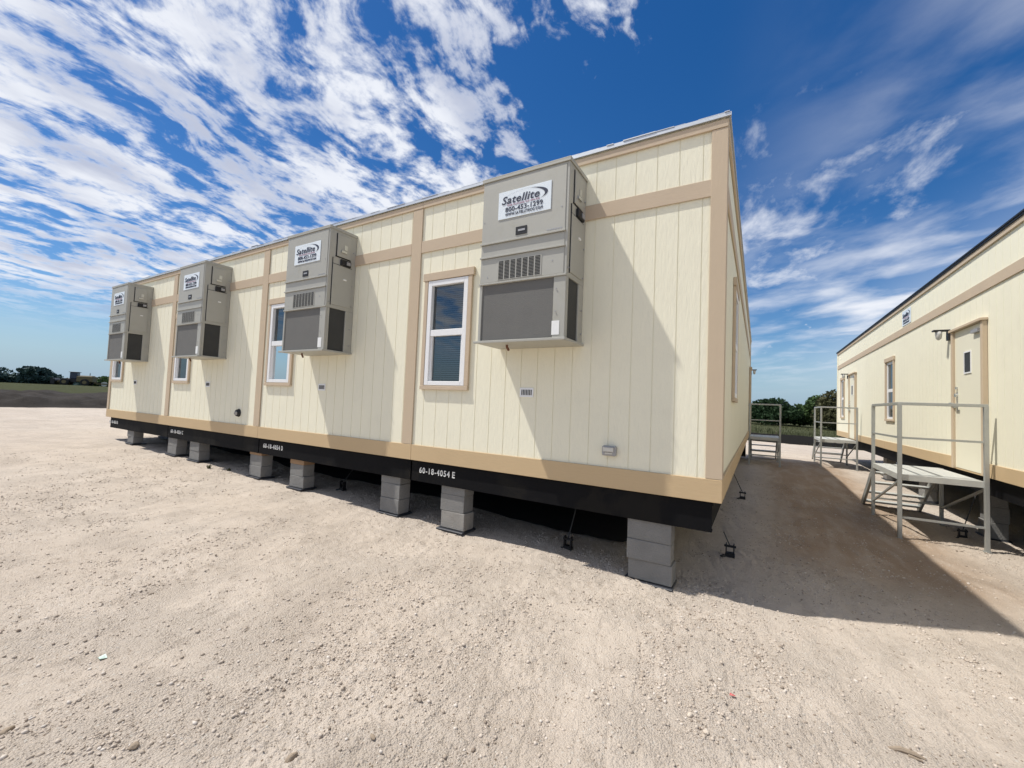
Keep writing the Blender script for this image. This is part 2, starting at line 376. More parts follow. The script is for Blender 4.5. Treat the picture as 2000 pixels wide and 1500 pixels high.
def build_ground():
    yaw = math.atan2(cf.x, cf.y)
    fine = np.arange(R(-62), R(62), .0036) + yaw
    coarse = np.arange(R(62), 2 * math.pi - R(62), .06) + yaw
    ang = np.concatenate([fine, coarse]); na = len(ang)
    rad = [0.02, .3, .6, .9, 1.2]
    while rad[-1] < 32: rad.append(rad[-1] * 1.0042)
    while rad[-1] < 900: rad.append(rad[-1] * 1.03)
    rad = np.array(rad); nr = len(rad)
    A, Rr = np.meshgrid(ang, rad); X = CAMP.x + Rr * np.sin(A); Y = CAMP.y + Rr * np.cos(A)
    Z = gfull(X, Y); V = np.stack([X, Y, Z], -1).reshape(-1, 3)
    i = np.arange(nr - 1)[:, None] * na; j = np.arange(na)[None, :]; j2 = (j + 1) % na
    F = np.stack([i + j, i + na + j, i + na + j2, i + j2], -1).reshape(-1, 4)
    F = F[:, ::-1]
    me = bpy.data.meshes.new('ground'); me.vertices.add(len(V)); me.vertices.foreach_set('co', V.ravel())
    me.loops.add(F.size); me.loops.foreach_set('vertex_index', F.ravel().astype(np.int32)); me.polygons.add(len(F))
    me.polygons.foreach_set('loop_start', (np.arange(len(F)) * 4).astype(np.int32)); me.polygons.foreach_set('use_smooth', np.ones(len(F), bool))
    me.update(); me.validate(); me.materials.append(m_ground)
    o = bpy.data.objects.new('ground', me); COL.objects.link(o); o['kind'] = 'structure'
    if me.polygons[len(me.polygons) // 2].normal.z < 0: me.flip_normals()
build_ground()

# ------------------------------------------------------------------ modular building
def wall_siding(mb, O, U, N, u0, u1, z0, z1, grooves, openings=(), gw=.008, gd=.005, reveal=.07):
    """grooved sheet siding in a plane; O origin, U along, N outward"""
    O = Vector(O); U = Vector(U); N = Vector(N)
    def P(a, z, d=0.): return O + U * a + Vector((0, 0, z)) + N * d
    br = {u0, u1}
    for g in grooves:
        if u0 < g - gw and g + gw < u1: br |= {g - gw / 2, g + gw / 2}
    for a, b, c, d in openings: br |= {a, b}
    br = sorted(br)
    def depth(m): return -gd if any(abs(m - g) < gw / 2 for g in grooves) else 0.
    pd = None
    for a, b in zip(br, br[1:]):
        if b - a < 1e-5: continue
        mid = (a + b) / 2; d = depth(mid); zz = [z0, z1]; cuts = []
        for oa, ob_, oc, od in openings:
            if oa < mid < ob_: cuts.append((oc, od))
        segs = []; z = z0
        for c0, c1 in sorted(cuts): segs.append((z, c0)); z = c1
        segs.append((z, z1))
        for s0, s1 in segs: mb.quad(P(a, s0, d), P(b, s0, d), P(b, s1, d), P(a, s1, d))
        if pd is not None and pd != d:
            for s0, s1 in segs: mb.quad(P(a, s0, pd), P(a, s0, d), P(a, s1, d), P(a, s1, pd))
        pd = d
    for a, b, c, d in openings:
        mb.quad(P(a, c), P(a, c, -reveal), P(a, d, -reveal), P(a, d)); mb.quad(P(b, c), P(b, c, -reveal), P(b, d, -reveal), P(b, d))
        mb.quad(P(a, c), P(b, c), P(b, c, -reveal), P(a, c, -reveal)); mb.quad(P(a, d), P(b, d), P(b, d, -reveal), P(a, d, -reveal))
class Frame:
    """box builder in wall coordinates (a along the wall, z up, d outward)"""
    def __init__(s, O, U, N): s.O = Vector(O); s.U = Vector(U); s.N = Vector(N)
    def P(s, a, z, d=0.): return s.O + s.U * a + Vector((0, 0, z)) + s.N * d
    def box(s, mb, a0, a1, z0, z1, d0, d1):
        n = len(mb.v)
        for d in (d0, d1):
            for a, z in ((a0, z0), (a1, z0), (a1, z1), (a0, z1)): mb.v.append(tuple(s.P(a, z, d)))
        for q in ((3, 2, 1, 0), (4, 5, 6, 7), (0, 1, 5, 4), (1, 2, 6, 5), (2, 3, 7, 6), (3, 0, 4, 7)): mb.f.append(tuple(n + i for i in q))

def window(fr, parent, a0, a1, z0, z1, facing):
    ex = -.03 if facing == 'alley' else 0.0
    """a0..a1, z0..z1: outside of the white frame"""
    w_ = .062; m = MB(); zm = z0 + (z1 - z0) * .5
    fr.box(m, a0, a0 + w_, z0, z1, -.05, .030 + ex); fr.box(m, a1 - w_, a1, z0, z1, -.05, .030 + ex)
    fr.box(m, a0 + w_, a1 - w_, z0, z0 + .052, -.05, .030 + ex); fr.box(m, a0 + w_, a1 - w_, z1 - .065, z1, -.05, .030 + ex)
    fr.box(m, a0 + w_, a1 - w_, zm - .045, zm + .035, -.05, .022 + ex)
    # inner sash of the lower pane
    fr.box(m, a0 + w_, a0 + w_ + .028, z0 + .052, zm - .045, -.05, .006); fr.box(m, a1 - w_ - .028, a1 - w_, z0 + .052, zm - .045, -.05, .006)
    f = m.build('window', m_white, parent, bevel=.003)
    m = MB()
    for q0, q1 in ((z0 + .05, zm - .04), (zm + .03, z1 - .06)): m.quad(fr.P(a0 + w_, q0, -.02), fr.P(a1 - w_, q0, -.02), fr.P(a1 - w_, q1, -.02), fr.P(a0 + w_, q1, -.02))
    m.build('glass', m_glass, f)
    m = MB(); k = 0; z = z0 + .08
    while z < z1 - .08:
        fr.box(m, a0 + w_ + .01, a1 - w_ - .01, z, z + .018, -.074, -.06); z += .0275
    m.build('blind', m_blind, f)
    m = MB(); fr.box(m, a0 + .01, a1 - .01, z0 + .01, z1 - .01, -.30, -.29); m.build('dark_room_backing', m_dark, f)  # dark panel behind the blind stands in for the unlit room
    m = MB(); t_ = .062; p = .034
    fr.box(m, a0 - t_, a0 - .004, z0 - .004, z1 + .004, 0.002, p); fr.box(m, a1 + .004, a1 + t_, z0 - .004, z1 + .004, 0.002, p)
    fr.box(m, a0 - t_, a1 + t_, z0 - .055, z0 - .006, 0.002, p + .006); fr.box(m, a0 - t_ - .025, a1 + t_ + .025, z1 + .006, z1 + .105, 0.002, p + .006)
    m.build('window_trim', m_trimh, f, bevel=.003)
    return f

WM = 3.6; NM = 4; LB = 13.8; ZR = 3.44
SK = .185; BB0, BB1 = 2.705, 2.862; FA0, FA1 = 3.315, 3.385

def sign(parent, fr, a0, z0, wd, ht, d):
    """white board with the dealer's name, swoosh and phone number; a runs left to right seen from outside"""
    m = MB(); fr.box(m, a0, a0 + wd, z0, z0 + ht, d, d + .006)
    s = m.build('sign_board', m_signw, parent, bevel=.001)
    U = fr.U; dd = d + .0085
    P = lambda x, y: fr.P(a0 + x * wd, z0 + y * ht, dd)
    text_obj('lettering', 'Satellite', wd * .72, ht * .285, P(.07, .52), U, (0, 0, 1), m_navy, s, bold=.008, shear=.22, sp=1.06)
    text_obj('lettering', 'THE FUTURE OF SPACE', wd * .62, ht * .055, P(.17, .435), U, (0, 0, 1), m_pink, s, bold=.005)
    text_obj('lettering', '800-453-1299', wd * .71, ht * .17, P(.145, .225), U, (0, 0, 1), m_navy, s, bold=.006, sp=1.04)
    text_obj('lettering', 'WWW.SATELLITECO.COM', wd * .71, ht * .095, P(.145, .085), U, (0, 0, 1), m_navy, s, bold=.0, sp=1.1)
    # swoosh: thin arc over the name thickening to the right and curling down
    m = MB(); n = 28; pts = []
    for i in range(n + 1):
        t = i / n; an = R(158 - 206 * t); cx = .52 + .42 * math.cos(an); cy = .655 + .27 * math.sin(an)
        th = .003 + .062 * math.sin(max(0, (t - .38) / .62) * math.pi) ** 1.4
        ix = .52 + (.42 - th) * math.cos(an); iy = .655 + (.27 - th * .9) * math.sin(an)
        pts.append(((cx, cy), (ix, iy)))
    for (a, b), (c, e) in zip(pts, pts[1:]):
        m.quad(P(*a), P(*c), P(*e), P(*b))
    m.build('swoosh', m_navy, s)
    return s

def build_building(bld, fx, front_windows=True):
    """fx: x of the +x wall; body spans fx-4*WM..fx, y 0..LB. returns nothing"""
    pass

def grooves_for(u0, u1, start):
    g = []; x = start
    while x > u0: g.append(x); x -= .203
    return [q for q in g if u0 < q < u1]

B1 = thing('modular_building', 'long cream sided modular office building with tan trim raised on concrete block piers', 'building', (-7.2, 0, 0))
x0 = -WM * NM
F = Frame((0, 0, 0), (1, 0, 0), (0, -1, 0))           # front wall: a = x, d toward -y
SIDE = Frame((0, 0, 0), (0, 1, 0), (1, 0, 0))         # alley wall: a = y, d toward +x
wins = [(-3.42 - 3.6 * k, -2.782 - 3.6 * k, .958, 2.302) for k in range(4)]
gro = []
for k in range(4):
    r0 = -3.6 * k - (.18 if k == 0 else .19 - .0); x = r0
    while x > -3.6 * (k + 1) + .03: gro.append(x); x -= .203
mb = MB()
wall_siding(mb, (0, 0, 0), (1, 0, 0), (0, -1, 0), x0, 0, .0, 3.42, gro, wins)
mb.build('front_siding', m_siding, B1)
# alley wall
mb = MB(); gs = [.18 + .203 * k for k in range(67)]
swin = [(1.66, 2.36, .958, 2.302)]
wall_siding(mb, (0, 0, 0), (0, 1, 0), (1, 0, 0), 0, LB, 0, 3.42, gs, swin)
mb.build('side_siding', m_siding, B1)
mb = MB(); mb.quad((x0, 0, 0), (x0, LB, 0), (x0, LB, 3.42), (x0, 0, 3.42)); mb.quad((x0, LB, 0), (0, LB, 0), (0, LB, 3.42), (x0, LB, 3.42))
mb.build('rear_siding', m_siding, B1)
# trims, front
def trims(fr, parent, a0, a1, seams, tseg, ends=(True, True)):
    def lengths(nm_, z0_, z1_, d_, mt_):
        n_ = max(1, round((a1 - a0) / 3.66)); w_ = (a1 - a0) / n_
        for i_ in range(n_):
            m = MB(); fr.box(m, a0 + i_ * w_ + (.0012 if i_ else 0), a0 + (i_ + 1) * w_ - (.0012 if i_ < n_ - 1 else 0), z0_, z1_, .003, d_ + .0008 * (i_ % 2)); m.build(nm_, mt_, parent, bevel=.003)
    lengths('skirt_board', -.012, SK, .022, m_skirt)
    cuts = [a0 + .11 if ends[0] else a0] + sorted(q for s_ in seams for q in s_) + [a1 - .11 if ends[1] else a1]
    for i in range(0, len(cuts) - 1, 2):
        m = MB(); fr.box(m, cuts[i] + .002, cuts[i + 1] - .002, BB0, BB1, .003, .019); m.build('belly_band', m_trimh, parent, bevel=.003)
    for s0, s1 in seams:
        m = MB(); fr.box(m, s0, s1, SK + .003, FA0 - .003, .003, .021); m.build('seam_board', m_trim, parent, bevel=.003)
    lengths('fascia_board', FA0, FA1, .026, m_trimh)
trims(F, B1, x0 - .02, 0.022, [(-3.765 - 3.6 * k, -3.59 - 3.6 * k) for k in range(3)], None)
trims(SIDE, B1, 0.003, LB, [], None, (True, True))
# corner boards
for nm, fr, a0, a1 in (('corner_board', F, -.112, .022), ('corner_board', F, x0 - .02, x0 + .10), ('corner_board', SIDE, .003, .112), ('corner_board', SIDE, LB - .11, LB)):
    m = MB(); fr.box(m, a0, a1, SK + .003, FA0 - .003, .003, .0215); m.build(nm, m_trim, B1, bevel=.003)
# roof and its metal edge (slightly wavy membrane bead on top)
m = MB(); m.box(x0 - .03, .03, -.03, LB + .03, 3.42, 3.435); m.build('roof', m_roof, B1)
m = MB()
F.box(m, x0 - .045, .045, FA1 + .016, ZR - .008, .020, .040); SIDE.box(m, -.028, LB + .04, FA1 + .016, ZR - .008, .020, .040)
xx = x0; e2 = MB()
while xx < 0.0:
    nx = min(0.03, xx + rnd.uniform(.05, .35)); h_ = rnd.uniform(.0, .007)
    F.box(e2, xx, nx, ZR - .003, ZR + h_, -.02 + rnd.uniform(0, .02), .036 + rnd.uniform(-.006, .01)); xx = nx
m.build('roof_edge', m_metaledge, B1)
SIDE.box(e2, -.02, LB + .04, ZR - .006, ZR + .004, 0, .036); e2.build('membrane_lip', m_metaledge, B1)
m = MB(); m.tube([(-8.25, .35, 3.43), (-8.25, .35, 3.62)], .05, 10); m.box(-8.36, -8.14, .24, .46, 3.62, 3.64); m.build('roof_vent', m_darkmetal, B1)
for a0, a1, z0, z1 in wins: window(F, B1, a0, a1, z0, z1, 'front')
window(SIDE, B1, 1.66, 2.36, .958, 2.302, 'side')
# underside
m = MB(); m.box(x0 + .05, -.05, .08, LB - .05, -.06, -.035); m.build('underbelly', m_under, B1)
# chassis beams
codes = ['E', 'D', 'C', 'B']
for k in range(4):
    a1 = -3.6 * k - (.055 if k == 0 else .012); a0 = -3.6 * (k + 1) + (.012 if k < 3 else .22)
    m = MB()
    m.box(a0, a1, .014, .024, -.278, -.014); m.box(a0, a1, .024, .09, -.278, -.262); m.box(a0, a1, .024, .09, -.03, -.014)
    b = m.build('chassis_beam', m_black, B1, bevel=.002)
    text_obj('lettering', codes[k], .040, .075, (-3.6 * k - 2.92, .0125, -.168), (1, 0, 0), (0, 0, 1), m_whitepaint, b, bold=.018)
    text_obj('lettering', '60-18-4054', .495, .075, (-3.6 * k - 3.455, .0125, -.168), (1, 0, 0), (0, 0, 1), m_whitepaint, b, bold=.018, sp=1.22)
    m = MB()
    for xr in (a0 + .75, a1 - .75):
        m.box(xr - .06, xr + .06, .2, LB - .1, -.275, -.262); m.box(xr - .006, xr + .006, .2, LB - .1, -.26, -.065)
    m.build('frame_rail', m_black, B1)
m = MB(); m.box(-.075, -.065, .03, LB - .05, -.26, -.014)
m.build('side_rail', m_black, B1)
for k in range(4):  # hidden axles and tyres added to block light under the building
    cx = -1.8 - 3.6 * k
    for yy in (2.9, 3.8, 4.7):
        m = MB(); m.box(cx - 1.1, cx + 1.1, yy - .04, yy + .04, -.52, -.44); ax = m.build('added_axle_blocker', m_black, B1)
        for sx in (-1.05, 1.05):
            m = MB(); m.tube([(cx + sx - .1, yy, -.48), (cx + sx - .08, yy, -.48), (cx + sx + .08, yy, -.48), (cx + sx + .1, yy, -.48)], [.24, .27, .27, .24], 18); m.build('added_tyre_blocker', m_rubber, ax)
# small fittings on the front wall
def louvre_vent(k):
    cx = -1.925 - 3.6 * k; m = MB()
    F.box(m, cx - .085, cx + .085, .845, .95, .001, .010)
    v_ = m.build('wall_vent', m_white, B1, bevel=.002); m = MB()
    for i in range(7): F.box(m, cx - .062 + i * .0195, cx - .062 + i * .0195 + .010, .868, .928, .0105, .0125)
    m.build('vent_slots', m_slot, v_)
for k in range(4): louvre_vent(k)
m = MB(); F.box(m, -1.035, -.90, .30, .395, .001, .055); o = m.build('outlet_box', m_grey, B1, bevel=.008)
m = MB(); F.box(m, -1.02, -.915, .34, .385, .055, .075); F.box(m, -1.005, -.93, .315, .335, .055, .062); m.build('outlet_cover', m_steel, o, bevel=.004)
m = MB(); cpt = F.P(-7.9, .39, 0)
m.tube([cpt + Vector((0, -.002, 0)), cpt + Vector((0, -.05, 0))], [.075, .055], 14); o = m.build('hose_fitting', m_darkmetal, B1, smooth=False)
m = MB(); m.tube([cpt + Vector((0, -.05, 0)), cpt + Vector((.03, -.07, -.01))], .03, 10); m.build('hose_cap', m_grey, o)
# door on the alley wall, seen edge-on behind the far stairs
def door(fr, parent, a0, a1, far=False):
    """a0..a1 outside of the jamb trim"""
    m = MB(); t_ = .07
    fr.box(m, a0, a0 + t_, .002, 2.26, .004, .060); fr.box(m, a1 - t_, a1, .002, 2.26, .004, .060); fr.box(m, a0 - .02, a1 + .02, 2.262, 2.30, .004, .085)
    j = m.build('door_frame', m_trim, parent, bevel=.003)
    m = MB(); fr.box(m, a0 + t_ + .002, a1 - t_ - .002, .02, 2.255, .004, .028); d_ = m.build('door', m_door, parent, bevel=.003)
    m = MB(); wa, wb = a0 + .46, a0 + .69
    for q in ((wa - .012, wa, 1.53, 1.88), (wb, wb + .012, 1.53, 1.88)): fr.box(m, q[0], q[1], q[2], q[3], .028, .040)
    fr.box(m, wa, wb, 1.53, 1.55, .028, .040); fr.box(m, wa, wb, 1.86, 1.88, .028, .040); m.build('vision_frame', m_white, d_)
    m = MB(); fr.box(m, wa, wb, 1.55, 1.86, .0285, .032); m.build('vision_pane', m_dark, d_)
    m = MB(); h = a0 + t_ + .09
    m.tube([fr.P(h, 1.02, .028), fr.P(h, 1.02, .075)], .03, 10); m.bar(fr.P(h, 1.02, .072), fr.P(h + .12, 1.02, .072), .011, .011)
    m.tube([fr.P(h, 1.20, .028), fr.P(h, 1.20, .06)], .032, 10); fr.box(m, h - .03, h + .03, .93, 1.26, .028, .033)
    fr.box(m, h - .17, h - .04, 1.05, 1.08, .061, .085); fr.box(m, h - .02, h + .02, 1.30, 1.34, .028, .05)
    m.build('door_handle', m_steel, d_)
    m = MB(); fr.box(m, a1 - .36, a1 - .12, 2.12, 2.17, .028, .07); m.build('door_closer', m_grey, d_)
door(SIDE, B1, 11.9, 13.0)

# ------------------------------------------------------------------ second building across the alley
D2 = 3.131; L2 = 17.9; Y20 = -1.2
B2 = thing('modular_building', 'second cream modular building across the alley with two doors and metal landings', 'building', (D2 + 7, 8, 0))
G = Frame((D2, 0, 0), (0, -1, 0), (-1, 0, 0))          # alley face, a = -y
wy = [(9.44, 10.12, .76, 2.20), (16.25, 16.95, .76, 2.20)]
mb = MB(); gs = [-17.75 + .203 * k for k in range(94)]
wall_siding(mb, (D2, 0, 0), (0, -1, 0), (-1, 0, 0), -L2, -Y20, 0, 3.42, gs, [(-b, -a, c, d) for a, b, c, d in wy], gw=.006, gd=.002)
mb.build('side_siding', m_siding, B2)
mb = MB(); mb.quad((D2, L2, 0), (D2 + 14.4, L2, 0), (D2 + 14.4, L2, 3.42), (D2, L2, 3.42)); mb.quad((D2 + 14.4, L2, 0), (D2 + 14.4, Y20, 0), (D2 + 14.4, Y20, 3.42), (D2 + 14.4, L2, 3.42)); mb.quad((D2, Y20, 0), (D2 + 14.4, Y20, 0), (D2 + 14.4, Y20, 3.42), (D2, Y20, 3.42))
mb.build('rear_siding', m_siding, B2)
trims(G, B2, -L2, -Y20, [], None, (True, True))
for a0, a1 in ((-L2 - .02, -L2 + .10), (-Y20 - .11, -Y20)):
    m = MB(); G.box(m, a0, a1, SK + .003, FA0 - .003, .003, .0215); m.build('corner_board', m_siding if a0 < -10 else m_trim, B2, bevel=.003)
m = MB(); m.box(D2 - .03, D2 + 14.43, Y20 - .03, L2 + .03, 3.42, 3.435); m.build('roof', m_roof, B2)
m = MB(); G.box(m, -L2 - .045, -Y20 + .045, FA1 + .002, 3.415, .028, .040); G.box(m, -L2 - .045, -Y20 + .045, 3.417, ZR, .03, .052)
m.build('roof_edge', m_darkmetal, B2)
for a, b, c, d in wy: window(G, B2, -b, -a, c, d, 'alley')
door(G, B2, -5.76, -4.60); door(G, B2, -15.1, -13.95)
m = MB(); m.box(D2 + .08, D2 + 14.3, Y20 + .05, L2 - .05, -.06, -.035); m.build('underbelly', m_under, B2)
m = MB(); m.box(D2 + .06, D2 + .07, Y20 + .1, L2 - .06, -.28, -.014); m.box(D2 + .07, D2 + .14, Y20 + .1, L2 - .06, -.28, -.266); m.build('chassis_beam', m_black, B2)
m = MB()
for k in range(8): xr = D2 + .8 + 1.8 * k; m.box(xr - .006, xr + .006, Y20 + .2, L2 - .2, -.28, -.06)
m.build('frame_rail', m_black, B2)
sg = MB()
sign(B2, G, -8.74, 2.90, .62, .34, .004)

# ------------------------------------------------------------------ wall mounted AC units
def make_ac():
    """local: front faces -y, back at y=0, left x=0, width 1.0, z from 0 (bottom) to 1.765"""
    root = thing('wall_ac_unit', 'x', 'air conditioner', (0, 0, 0), 'wall mounted air conditioners')
    Wd, Dp, H = 1.0, .45, 1.765
    f = Frame((0, -Dp, 0), (1, 0, 0), (0, -1, 0)); sd = Frame((Wd, 0, 0), (0, -1, 0), (1, 0, 0))  # side a = depth from the wall
    m = MB()
    m.box(0, Wd, -Dp, -.001, .62, H)                                   # upper cabinet
    m.box(.0, Wd, -Dp, -.001, .0, .022)                                # base pan
    m.box(0, .035, -Dp, -.001, .022, .62)                              # left side
    m.box(Wd - .13, Wd - .002, -Dp, -Dp + .03, .022, .62); m.box(Wd - .035, Wd, -.13, -.001, .022, .62); m.box(Wd - .035, Wd, -Dp + .03, -Dp + .06, .022, .62)
    m.box(.035, Wd - .035, -.02, -.001, .022, .62)
    cab = m.build('cabinet', m_ac, root, bevel=.004)
    # top lid and base flange
    m = MB(); m.box(-.012, Wd + .012, -Dp - .014, 0, H, H + .012); f.box(m, -.012, Wd + .012, H - .028, H, .004, .014); sd.box(m, .0, Dp + .01, H - .028, H, .004, .012)
    m.build('lid', m_ac, root, bevel=.002)
    m = MB(); f.box(m, -.03, Wd + .02, .0, .024, .002, .035); sd.box(m, .0, Dp + .03, .0, .024, .002, .022); m.build('base_flange', m_ac, root, bevel=.002)
    # front panel joints: three stepped ribs
    m = MB()
    f.box(m, .008, Wd - .03, 1.07, H - .045, .0, .006)
    f.box(m, .0, Wd - .02, 1.050, 1.068, .0, .024); f.box(m, .0, Wd - .02, .903, .920, .0, .022); f.box(m, .006, Wd - .03, .925, 1.045, 0, .005)
    f.box(m, .0, Wd - .0, .622, .640, .0, .014); f.box(m, .01, Wd - .03, .645, .90, 0, .006)
    m.build('front_panel', m_ac, root, bevel=.0015)
    # screws
    m = MB()
    for a, z in ((.1, .70), (.85, .78), (.9, .28), (.9, .5), (.93, 1.3), (.03, 1.3), (.12, .012), (.3, .012), (.55, .012), (.8, .012)): m.tube([f.P(a, z, .004), f.P(a, z, .009)], .007, 8)
    for a, z in ((.05, .12), (.05, .36), (.05, .7), (.05, 1.0), (.05, 1.5), (.42, .7)): m.tube([sd.P(a, z, .0), sd.P(a, z, .012)], .008, 8)
    m.build('screws', m_grey, root)
    # louvre grille, seven columns of slots
    g = MB(); f.box(g, .225, .735, .655, .865, .006, .010); go = g.build('louvre_grille', m_ac, root)
    g = MB()
    for c in range(7):
        for r_ in range(13): f.box(g, .238 + c * .071, .238 + c * .071 + .056, .665 + r_ * .0148, .665 + r_ * .0148 + .0085, .0103, .0125)
    g.build('louvre_slots', m_slot, go)
    # coil screen
    g = MB(); g.box(.036, Wd - .132, -Dp + .012, -Dp + .03, .023, .619); g.build('coil_screen', m_acdark, root)
    g = MB(); g.box(Wd - .045, Wd - .014, -Dp + .062, -.132, .024, .618); g.build('side_screen', m_acside, root)
    # sticker
    g = MB(); f.box(g, .865, .945, .055, .19, .001, .003); g.build('sticker', m_label, root)
    # badge
    g = MB(); f.box(g, .425, .555, 1.10, 1.185, .006, .012); b = g.build('badge', m_darkmetal, root, bevel=.002)
    g = MB(); f.box(g, .455, .535, 1.135, 1.155, .012, .0145); g.build('badge_plate', m_grey, b)
    g = MB()
    for i in range(6): f.box(g, .78 + i * .028, .80 + i * .028, 1.085, 1.097, .006, .008)
    g.build('badge_strip', m_grey, root)
    sign(root, f, .205, 1.295, .61, .29, .0065)
    # side: disconnect hatch, latch, service door
    g = MB(); sd.box(g, .11, .33, 1.375, 1.69, .0, .012); h = g.build('disconnect_cover', m_ac, root, bevel=.004)
    g = MB(); sd.box(g, .18, .27, 1.44, 1.47, .012, .03); sd.box(g, .17, .22, 1.49, 1.56, .012, .018); g.build('warning_label', m_steel, h)
    g = MB(); sd.box(g, .095, .35, 1.36, 1.375, .0, .006); sd.box(g, .335, .345, 1.36, 1.70, .0, .008); g.build('cover_gasket', m_slot, root)
    g = MB(); sd.box(g, .10, .27, 1.26, 1.345, .0, .03); h = g.build('door_latch', m_darkmetal, root, bevel=.006)
    g = MB(); sd.box(g, .12, .18, 1.28, 1.325, .03, .04); g.build('latch_handle', m_grey, h)
    g = MB(); sd.box(g, .07, .385, .67, 1.25, .0, .010); h = g.build('service_door', m_ac, root, bevel=.003)
    g = MB(); sd.box(g, .16, .21, 1.05, 1.07, .010, .02); g.build('door_tag', m_label, h)
    g = MB(); sd.box(g, .387, .395, .66, 1.34, .0, .008); sd.box(g, .07, .385, 1.252, 1.256, .0, .007); g.build('door_seam', m_slot, root)
    # drain pipe
    g = MB(); g.tube([(.28, -.30, 0), (.28, -.30, -.02), (.30, -.29, -.06)], .013, 8); g.build('drain_pipe', m_rust, root)
    return root
AC = [make_ac()]
for _ in range(3): AC.append(copy_tree(AC[0]))
aclabels = ['nearest beige grey wall air conditioner beside the clear window, closest to the building corner',
            'second beige grey wall air conditioner from the near corner, beside the half covered window',
            'third beige grey wall air conditioner from the near corner, above the dark round wall fitting',
            'farthest beige grey wall air conditioner at the left end of the building']
for k, o in enumerate(AC):
    o.location = (-2.302 - 3.6 * k, -.003, 1.387); o['label'] = aclabels[k]

# ------------------------------------------------------------------ block piers
LEVEL = {1: ['only'], 2: ['lower', 'upper'], 3: ['bottom', 'middle', 'topmost'], 4: ['bottom', 'second lowest', 'second highest', 'topmost']}
def block_mesh(w_, h_, d_, cap, mat, tint):
    m = MB(); g = .003
    m.box(-w_ / 2, w_ / 2, 0, d_, 0, h_)
    if not cap and h_ > .14: # mortar-like shallow end grooves of a hollow block
        pass
    return m
def pier(x, y, zt, nb, where, wood=0., capt=0., wd=.39, dp=.195, mats=None, rot=0.):
    zb = gz(x, y + .1) - .005
    pad = MB(); pad.box(-wd / 2 - .03, wd / 2 + .02, -.04, dp + .05, 0, .022)
    o = pad.build('pier_pad', m_pad, None, bevel=.006); o.location = (x, y, zb + .008); o.rotation_euler.z = rot
    tag(o, 'black plastic footing pad under the %s' % where, 'footing pad', 'footing pads under the piers')
    z = zb + .036; top = zt - wood; h = (top - capt - z) / nb; lv = LEVEL[nb]
    for i in range(nb):
        m = MB(); m.box(-wd / 2, wd / 2, 0, dp, 0, h - .002)
        mt = (mats[i % len(mats)] if mats else m_block)
        b = m.build('concrete_block', mt, None, bevel=.005)
        b.location = (x + rnd.uniform(-.011, .011), y + rnd.uniform(-.012, .006), z); b.rotation_euler.z = rot + rnd.uniform(-.03, .03)
        tag(b, '%s concrete block of the %s' % (lv[i], where), 'concrete block', 'concrete blocks of the piers'); z += h
    if capt:
        m = MB(); m.box(-wd / 2, wd / 2, 0, dp, 0, capt - .004); b = m.build('cap_block', m_block, None, bevel=.004); b.location = (x, y, z); b.rotation_euler.z = rot
        tag(b, 'thin solid cap block on the %s' % where, 'cap block', 'cap blocks on the piers'); z += capt
    if wood:
        m = MB(); m.box(-wd / 2 + .0, wd / 2 - .0, -.004, dp, 0, wood - .004); b = m.build('wood_shim', m_wood, None, bevel=.003); b.location = (x, y, z); b.rotation_euler.z = rot
        tag(b, 'raw wooden shim on top of the %s' % where, 'wooden shim', 'wooden shims on the piers')
bl = [m_block, m_block, m_block]
pier(-.585, .05, -.279, 3, 'front pier nearest the building corner', wd=.40)
pier(-2.93, .05, -.279, 2, 'second front pier from the near corner', capt=.10, mats=[m_block2, m_block], wd=.36)
pier(-4.0, .05, -.279, 2, 'third front pier, left of the nearest beam joint', capt=.10, wd=.36)
pier(-6.12, .05, -.279, 2, 'fourth front pier from the near corner', wood=.075, wd=.36)
pier(-7.34, .05, -.279, 2, 'fifth front pier from the near corner', wood=.045, wd=.38)
pier(-9.6, .05, -.279, 2, 'sixth front pier, right of the close pair', wd=.42)
pier(-10.62, .05, -.279, 2, 'seventh front pier, left of the close pair', wd=.42)
pier(-12.9, .05, -.279, 2, 'farthest front pier at the left end', wd=.38)
nm = ['second', 'third', 'fourth', 'fifth']
m = MB(); m.box(x0 + .1, -.1, LB - .14, LB - .12, -.85, -.28); m.build('rear_light_blocker', m_under, B1)  # unseen panel added at the back to keep the underside dark
for j, yy in enumerate((4.6,)):
    for i, xx in enumerate((-1.2, -4.6, -8.2, -11.8)):
        pier(xx, yy, -.279, 2, 'dark inner pier under the building, %s from the alley' % ['first', 'second', 'third', 'fourth'][i], wd=.38)
# piers under the second building, along the alley
for i, yy in enumerate((5.35, 8.3, 11.4)):
    pier(D2 + .35, yy, -.282, 3, 'pier under the second building, %s from the camera' % ['first', 'second', 'third'][i], wd=.2, dp=.39)

# dark sheet added under the building to deepen its shade, rumpled front edge
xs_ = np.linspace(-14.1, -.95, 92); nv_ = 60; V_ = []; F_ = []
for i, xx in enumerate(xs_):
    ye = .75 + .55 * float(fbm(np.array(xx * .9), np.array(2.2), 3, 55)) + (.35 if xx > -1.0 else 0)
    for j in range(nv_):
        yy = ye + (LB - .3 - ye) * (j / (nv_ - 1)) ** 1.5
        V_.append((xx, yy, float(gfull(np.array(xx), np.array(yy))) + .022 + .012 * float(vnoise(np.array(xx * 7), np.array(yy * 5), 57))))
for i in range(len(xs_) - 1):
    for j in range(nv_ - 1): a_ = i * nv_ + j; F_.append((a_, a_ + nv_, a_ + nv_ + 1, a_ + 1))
m = MB(); m.v = V_; m.f = F_; o = m.build('shade_sheet', m_under, None, smooth=True)
tag(o, 'dark sheet added under the raised building to deepen its shade', 'shade sheet')

